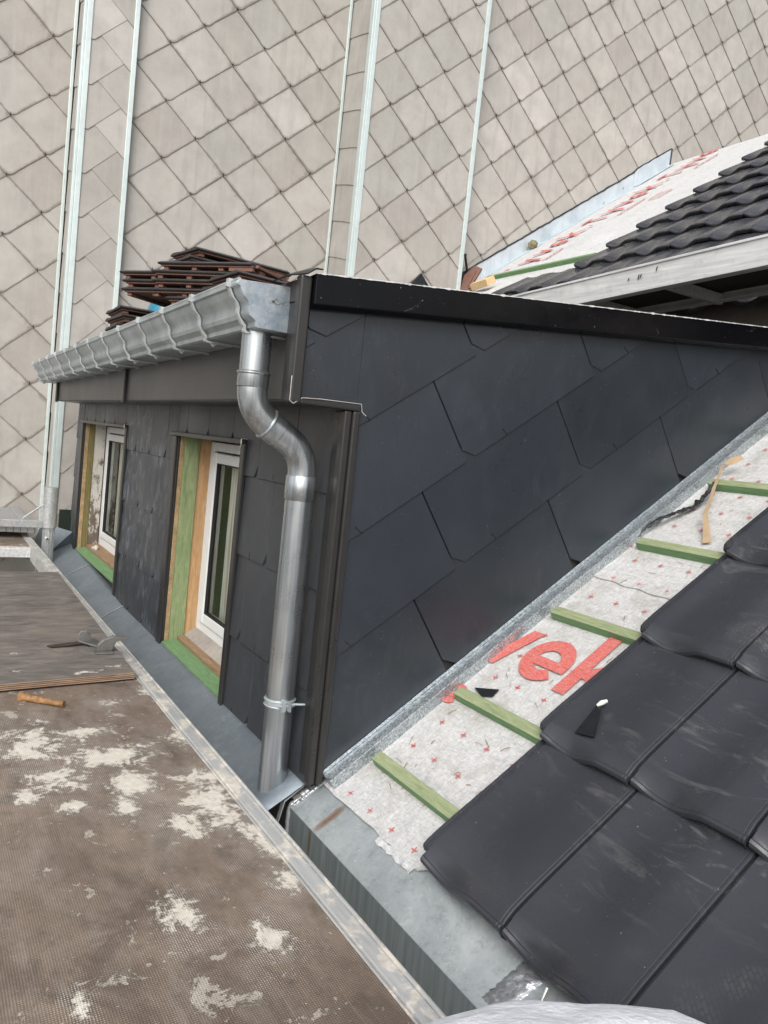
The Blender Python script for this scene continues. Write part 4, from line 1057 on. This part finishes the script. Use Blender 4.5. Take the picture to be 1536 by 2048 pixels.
for (x, dz_, l) in ((-3.18, .07, .016), (-3.11, .068, .026), (-3.095, .066, .02), (-2.99, .045, .022)):
    mb = MB(); mb.obox((x, 3.3905, adz(x)-dz_-l/2), (.008, 0, .002), (0, .001, 0), (.004, 0, l)); mb.build('scratch_mark', 'blackscrap', ad)
mb = MB(); mb.obox((-4.24, 3.3905, adz(-4.24)-.04), (.10, 0, .004), (0, .001, 0), (0, 0, .022)); mb.build('sticker', 'yellow', ad)

# ------------------------------------------------------------------ tile stack
def loose_tile(loc, rz, tilt=(0, 0), label='', dark=True):
    t = empty('roof_tile', label, 'roof tile', 'old roof tiles stacked on the dormer roof')
    mb = MB(); Lx, Ly = .42, .33
    mb.prism([(-Lx/2, -Ly/2+.006, .014), (-Lx/2, -Ly/2, .022), (-Lx/2, -Ly/2+.02, .032), (-Lx/2, 0, .026), (-Lx/2, Ly/2-.03, .032), (-Lx/2, Ly/2, .022), (-Lx/2, Ly/2, .014)], (Lx, 0, 0))
    a = mb.build('glazed_face', 'tile_old', t, bevel=.003)
    mb = MB(); mb.box((-Lx/2+.012, -Ly/2+.012, .006), (Lx/2+.006, Ly/2-.004, .0138))
    for x in (-Lx/2+.02, -.06, .06, Lx/2-.03): mb.box((x, -Ly/2+.02, -.010), (x+.022, Ly/2-.02, .0058))
    for y in (-Ly/2+.014, Ly/2-.03): mb.box((Lx/2-.10, y, -.012), (Lx/2+.004, y+.018, .0055))
    mb.box((Lx/2+.0065, -Ly/2+.03, .008), (Lx/2+.020, Ly/2-.04, .022)); 
    for y in (-.10, .06): mb.box((Lx/2-.02, y, -.022), (Lx/2+.012, y+.035, .0055))
    mb.build('ribbed_body', 'brown', t, bevel=.002)
    t.location = (loc[0], loc[1]+.03, loc[2]); t.rotation_euler = (tilt[0], tilt[1], rz); t.scale = (1.2, 1.15, .96)
    return t
RZ = radians(125)
S = [((-3.98, 1.33, .852), RZ-.55, (0.05, .02), 'topmost dark tile of the stack on the dormer roof'),
     ((-3.97, 1.31, .808), RZ-.60, (0.05, .02), 'second dark tile of the stack, directly under the topmost one'),
     ((-3.99, 1.29, .766), RZ-.50, (.09, -.03), 'third tile of the stack, its left end drooping'),
     ((-3.72, 1.22, .748), RZ+.05-1.57, (0, 0), 'tile with its brown ribbed end out, highest of the brown ends'),
     ((-3.74, 1.20, .706), RZ+.10-1.57, (0, 0), 'brown ended tile just under the highest brown end'),
     ((-3.96, 1.10, .716), RZ+.02-1.57, (0, 0), 'brown ended tile sticking out furthest left in the stack'),
     ((-3.72, 1.20, .664), RZ+.05-1.57, (0, 0), 'middle brown ended tile of the lower stack'),
     ((-3.93, 1.11, .672), RZ+.05-1.57, (0, 0), 'brown ended tile below the one sticking out furthest left'),
     ((-3.74, 1.19, .622), RZ+.05-1.57, (0, 0), 'brown ended tile near the gutter rim'),
     ((-3.90, 1.10, .628), RZ+.00-1.57, (0, 0), 'lowest left brown ended tile above the gutter rim'),
     ((-3.62, 1.24, .580), RZ+.00-1.57, (0, 0), 'tile at the bottom of the stack just behind the gutter'),
     ((-3.30, 1.32, .640), RZ-.62, (.04, .03), 'dark edged tile nearest the zinc gutter end'),
     ((-3.34, 1.30, .596), RZ-.60, (.04, .03), 'dark edged tile lying under the one nearest the gutter end'),
     ((-4.52, 1.13, .590), RZ-.62, (0, 0), 'top dark tile of the low pile left of the main stack'),
     ((-4.50, 1.13, .545), RZ-.58, (0, 0), 'middle dark tile of the low pile left of the main stack'),
     ((-4.54, 1.13, .500), RZ-.66, (0, 0), 'bottom dark tile of the low pile left of the main stack')]
for loc, rz, ti, lb in S: loose_tile(loc, rz, ti, lb)
mb = MB(); mb.tube([(-4.75, 1.28, .56), (-4.75, 1.28, .66), (-4.75, 1.28, .74), (-4.75, 1.28, .775)], [.13, .135, .11, .05], 24)
tag(mb.build('bucket', 'blue', None, smooth=50), 'blue plastic tub half hidden behind the stacked tiles', 'tub')

# ------------------------------------------------------------------ debris
def prism_n(name, pts, fn, n, th, mat, label, cat):
    mb = MB(); P = [fn(x, s, n) for x, s in pts]; up = (fn(0, 0, 1)-fn(0, 0, 0)).normalized()*th
    mb.prism(P, up); return tag(mb.build(name, mat, None), label, cat)
prism_n('sheet_offcut', [(-1.592, 1.114), (-1.571, .984), (-1.508, .998), (-1.582, 1.116)], RL, .040, .003, 'blackscrap', 'black triangular offcut lying on a near roof tile', 'offcut')
mb = MB(); mb.tube([RL(-1.586, 1.100, .046), RL(-1.580, 1.115, .047), RL(-1.574, 1.132, .044)], [.004, .008, .005], 8); tag(mb.build('plaster_chip', 'white', None, smooth=60), 'small white chip at the tip of the black triangular offcut', 'chip')
prism_n('sheet_offcut', [(-2.128, 1.012), (-2.033, 1.050), (-2.028, 1.012), (-2.07, .995)], RL, -.038, .003, 'blackscrap', 'black triangular offcut lying on the underlay above a batten', 'offcut')
mb = MB()      # backing paper strip
P = [(-2.150, 2.575, .008), (-2.128, 2.52, .022), (-2.10, 2.45, .012), (-2.06, 2.36, .014), (-2.02, 2.27, .002), (-1.985, 2.19, .008), (-1.93, 2.11, -.020), (-1.895, 2.055, -.034)]
vs = []
for i, (x, s, n) in enumerate(P): wv = (.0055, .0065, .006, .008, .0075, .010, .013, .017)[i]; vs += [RL(x-wv, s-wv*.3, n), RL(x+wv, s+wv*.3, n+.004)]
mb.add(vs, [(2*i, 2*i+1, 2*i+3, 2*i+2) for i in range(len(P)-1)])
vs = [RL(-2.155, 2.555, .008), RL(-2.11, 2.565, .010), RL(-2.075, 2.60, .020), RL(-2.10, 2.615, .030), RL(-2.14, 2.59, .022)]; mb.add(vs, [(0,1,2,3,4)])
tag(mb.build('paper_strip', 'paper', None, solid=.0008), 'tan curled backing paper strip draped over a green batten', 'paper strip')
mb = MB(); vs = []; N = 50
for i in range(N+1):
    t = i/N; c_ = RL(-2.215+.115*min(1, t*1.5), 2.02+.40*t, -.030+.012*sin(t*7)+.022*t); wd = .016+.014*max(0, .35-t)+.006*noise.noise(Vector((i*.4, 0, 0)))
    for q in range(5):
        d_ = (q-2)/2*wd; nv = noise.noise_vector(Vector((i*.55, q*1.3, 4)))*.008
        vs.append(c_+Vector((d_*.9, 0, 0))+SL*(-d_*.45)+nv+NL*abs(nv.x)*1.2)
mb.add(vs, [(i*5+q, (i+1)*5+q, (i+1)*5+q+1, i*5+q+1) for i in range(N) for q in range(4)])
tag(mb.build('sealing_strip', 'foil', None, smooth=12, solid=.001), 'crumpled black sealing strip hanging out beside the galvanised flashing', 'sealing strip')
mb = MB(); mb.obox(RU(-7.10, 5.30, .03), Vector((.28, .0, .02)), SU*.10+Vector((.03, 0, 0)), NU*.08)
tag(mb.build('wood_block', 'block', None, bevel=.004), 'short pale pine block at the foot of the upper roof', 'wood block')
mb = MB()
bm = bmesh.new(); bmesh.ops.create_icosphere(bm, subdivisions=3, radius=.055)
for v in bm.verts: v.co *= 1+.35*noise.noise(v.co*40)
me = bpy.data.meshes.new('foam_lump'); bm.to_mesh(me); bm.free(); me.materials.append(MT['sponge']); o = bpy.data.objects.new('foam_lump', me); COL.objects.link(o); o.location = RU(-7.49, 6.68, .05)
tag(o, 'small yellowish foam lump resting in the wall flashing', 'foam lump')
for (loc, rz, ti, lb) in ((Vector((-7.35, 5.33, 2.02)), 1.9, (.2, -1.0), 'broken brown tile leaning in the corner by the wall flashing'), (Vector((-7.25, 5.36, 1.93)), 1.7, (.2, -.45), 'broken brown tile lying flat beside the pine block')):
    t = empty('broken_tile', lb, 'broken tile'); mb = MB(); mb.prism([(-.2, -.06, 0), (.18, -.08, 0), (.21, .02, 0), (.05, .09, 0), (-.18, .05, 0)], (0, 0, .03)); mb.box((-.15, -.04, .0305), (.12, -.01, .045)); mb.build('body', 'brown', t, bevel=.003); t.location = loc; t.rotation_euler = (ti[0], ti[1], rz)
mb = MB(); mb.tube([(-7.43, 5.36, 2.05), (-7.43, 5.285, 2.30), (-7.43, 5.283, 2.305), (-7.43, 5.278, 2.325)], [.014, .014, .020, .018], 10)
tag(mb.build('metal_rod', 'blackscrap', None, smooth=50), 'black upright rod in the corner by the last corner strip', 'rod')
mb = MB(); mb.prism([(-7.46, 5.2, 1.8), (-7.46, 5.36, 1.8), (-7.46, 5.49, 2.22), (-7.46, 5.2, 2.09)], (.02, 0, 0)); tag(mb.build('bitumen_sheet', 'blackscrap', None, bevel=.003), 'dark sheet panel standing against the foot of the slated wall', 'panel')
mb = MB(); mb.prism([(-7.30, 4.47, 1.78), (-7.30, 4.78, 1.78), (-7.30, 4.62, 1.95)], (.03, 0, 0)); tag(mb.build('felt_tip', 'blackscrap', None), 'dark pointed felt tip poking up behind the black verge', 'felt')
mb = MB(); dr = Vector((.10, .125, 0)).normalized()
c_ = Vector((-2.90, .372, ZD+.012)); e_ = Vector((-2.79, .50, ZD+.012))
mb.tube([c_, c_.lerp(e_, .06), c_.lerp(e_, .12), c_.lerp(e_, .5), c_.lerp(e_, .52), e_], [.019, .020, .012, .0125, .0115, .011], 12)
tag(mb.build('plastic_plug', 'rust', None, smooth=50), 'orange brown wall plug lying on the mesh plywood', 'plug')
mb = MB(); random.seed(3)
for i in range(46):
    x = random.uniform(-2.14, -1.74); s_ = random.uniform(.47, 2.8)
    if any(a-.02 < s_ < a+.06 for a in (.566, .936, 1.446, 1.948, 2.43)): s_ += .1
    a_ = random.uniform(0, pi); l = random.uniform(.006, .022); d_ = Vector((cos(a_)*l, 0, 0))+SL*sin(a_)*l
    p = RL(x, s_, -.038); mb.tube([p-d_, p+NL*.002, p+d_], random.uniform(.0006, .0014), 4)
o = mb.build('sawdust_splinters', 'wood', None); o['kind'] = 'stuff'; o['label'] = 'fine splinters and dust scattered over the grey underlay'
# white fleece bundle in the foreground
bm = bmesh.new(); bmesh.ops.create_icosphere(bm, subdivisions=5, radius=1)
for v in bm.verts:
    p = v.co.copy(); k = 1+.06*noise.noise(p*2.2)+.03*noise.noise(p*6)+.008*noise.noise(p*22)
    v.co = Vector((p.x*.30*k+p.y*.07, p.y*.50*k, p.z*.19*k))
for fce in bm.faces: fce.smooth = True
me = bpy.data.meshes.new('fleece_bundle'); bm.to_mesh(me); bm.free(); me.materials.append(MT['cloth']); o = bpy.data.objects.new('fleece_bundle', me); COL.objects.link(o); o.location = (-.655, .79, -.988)
tag(o, 'white fleece bundle lying over the platform rail nearest the camera', 'cloth')
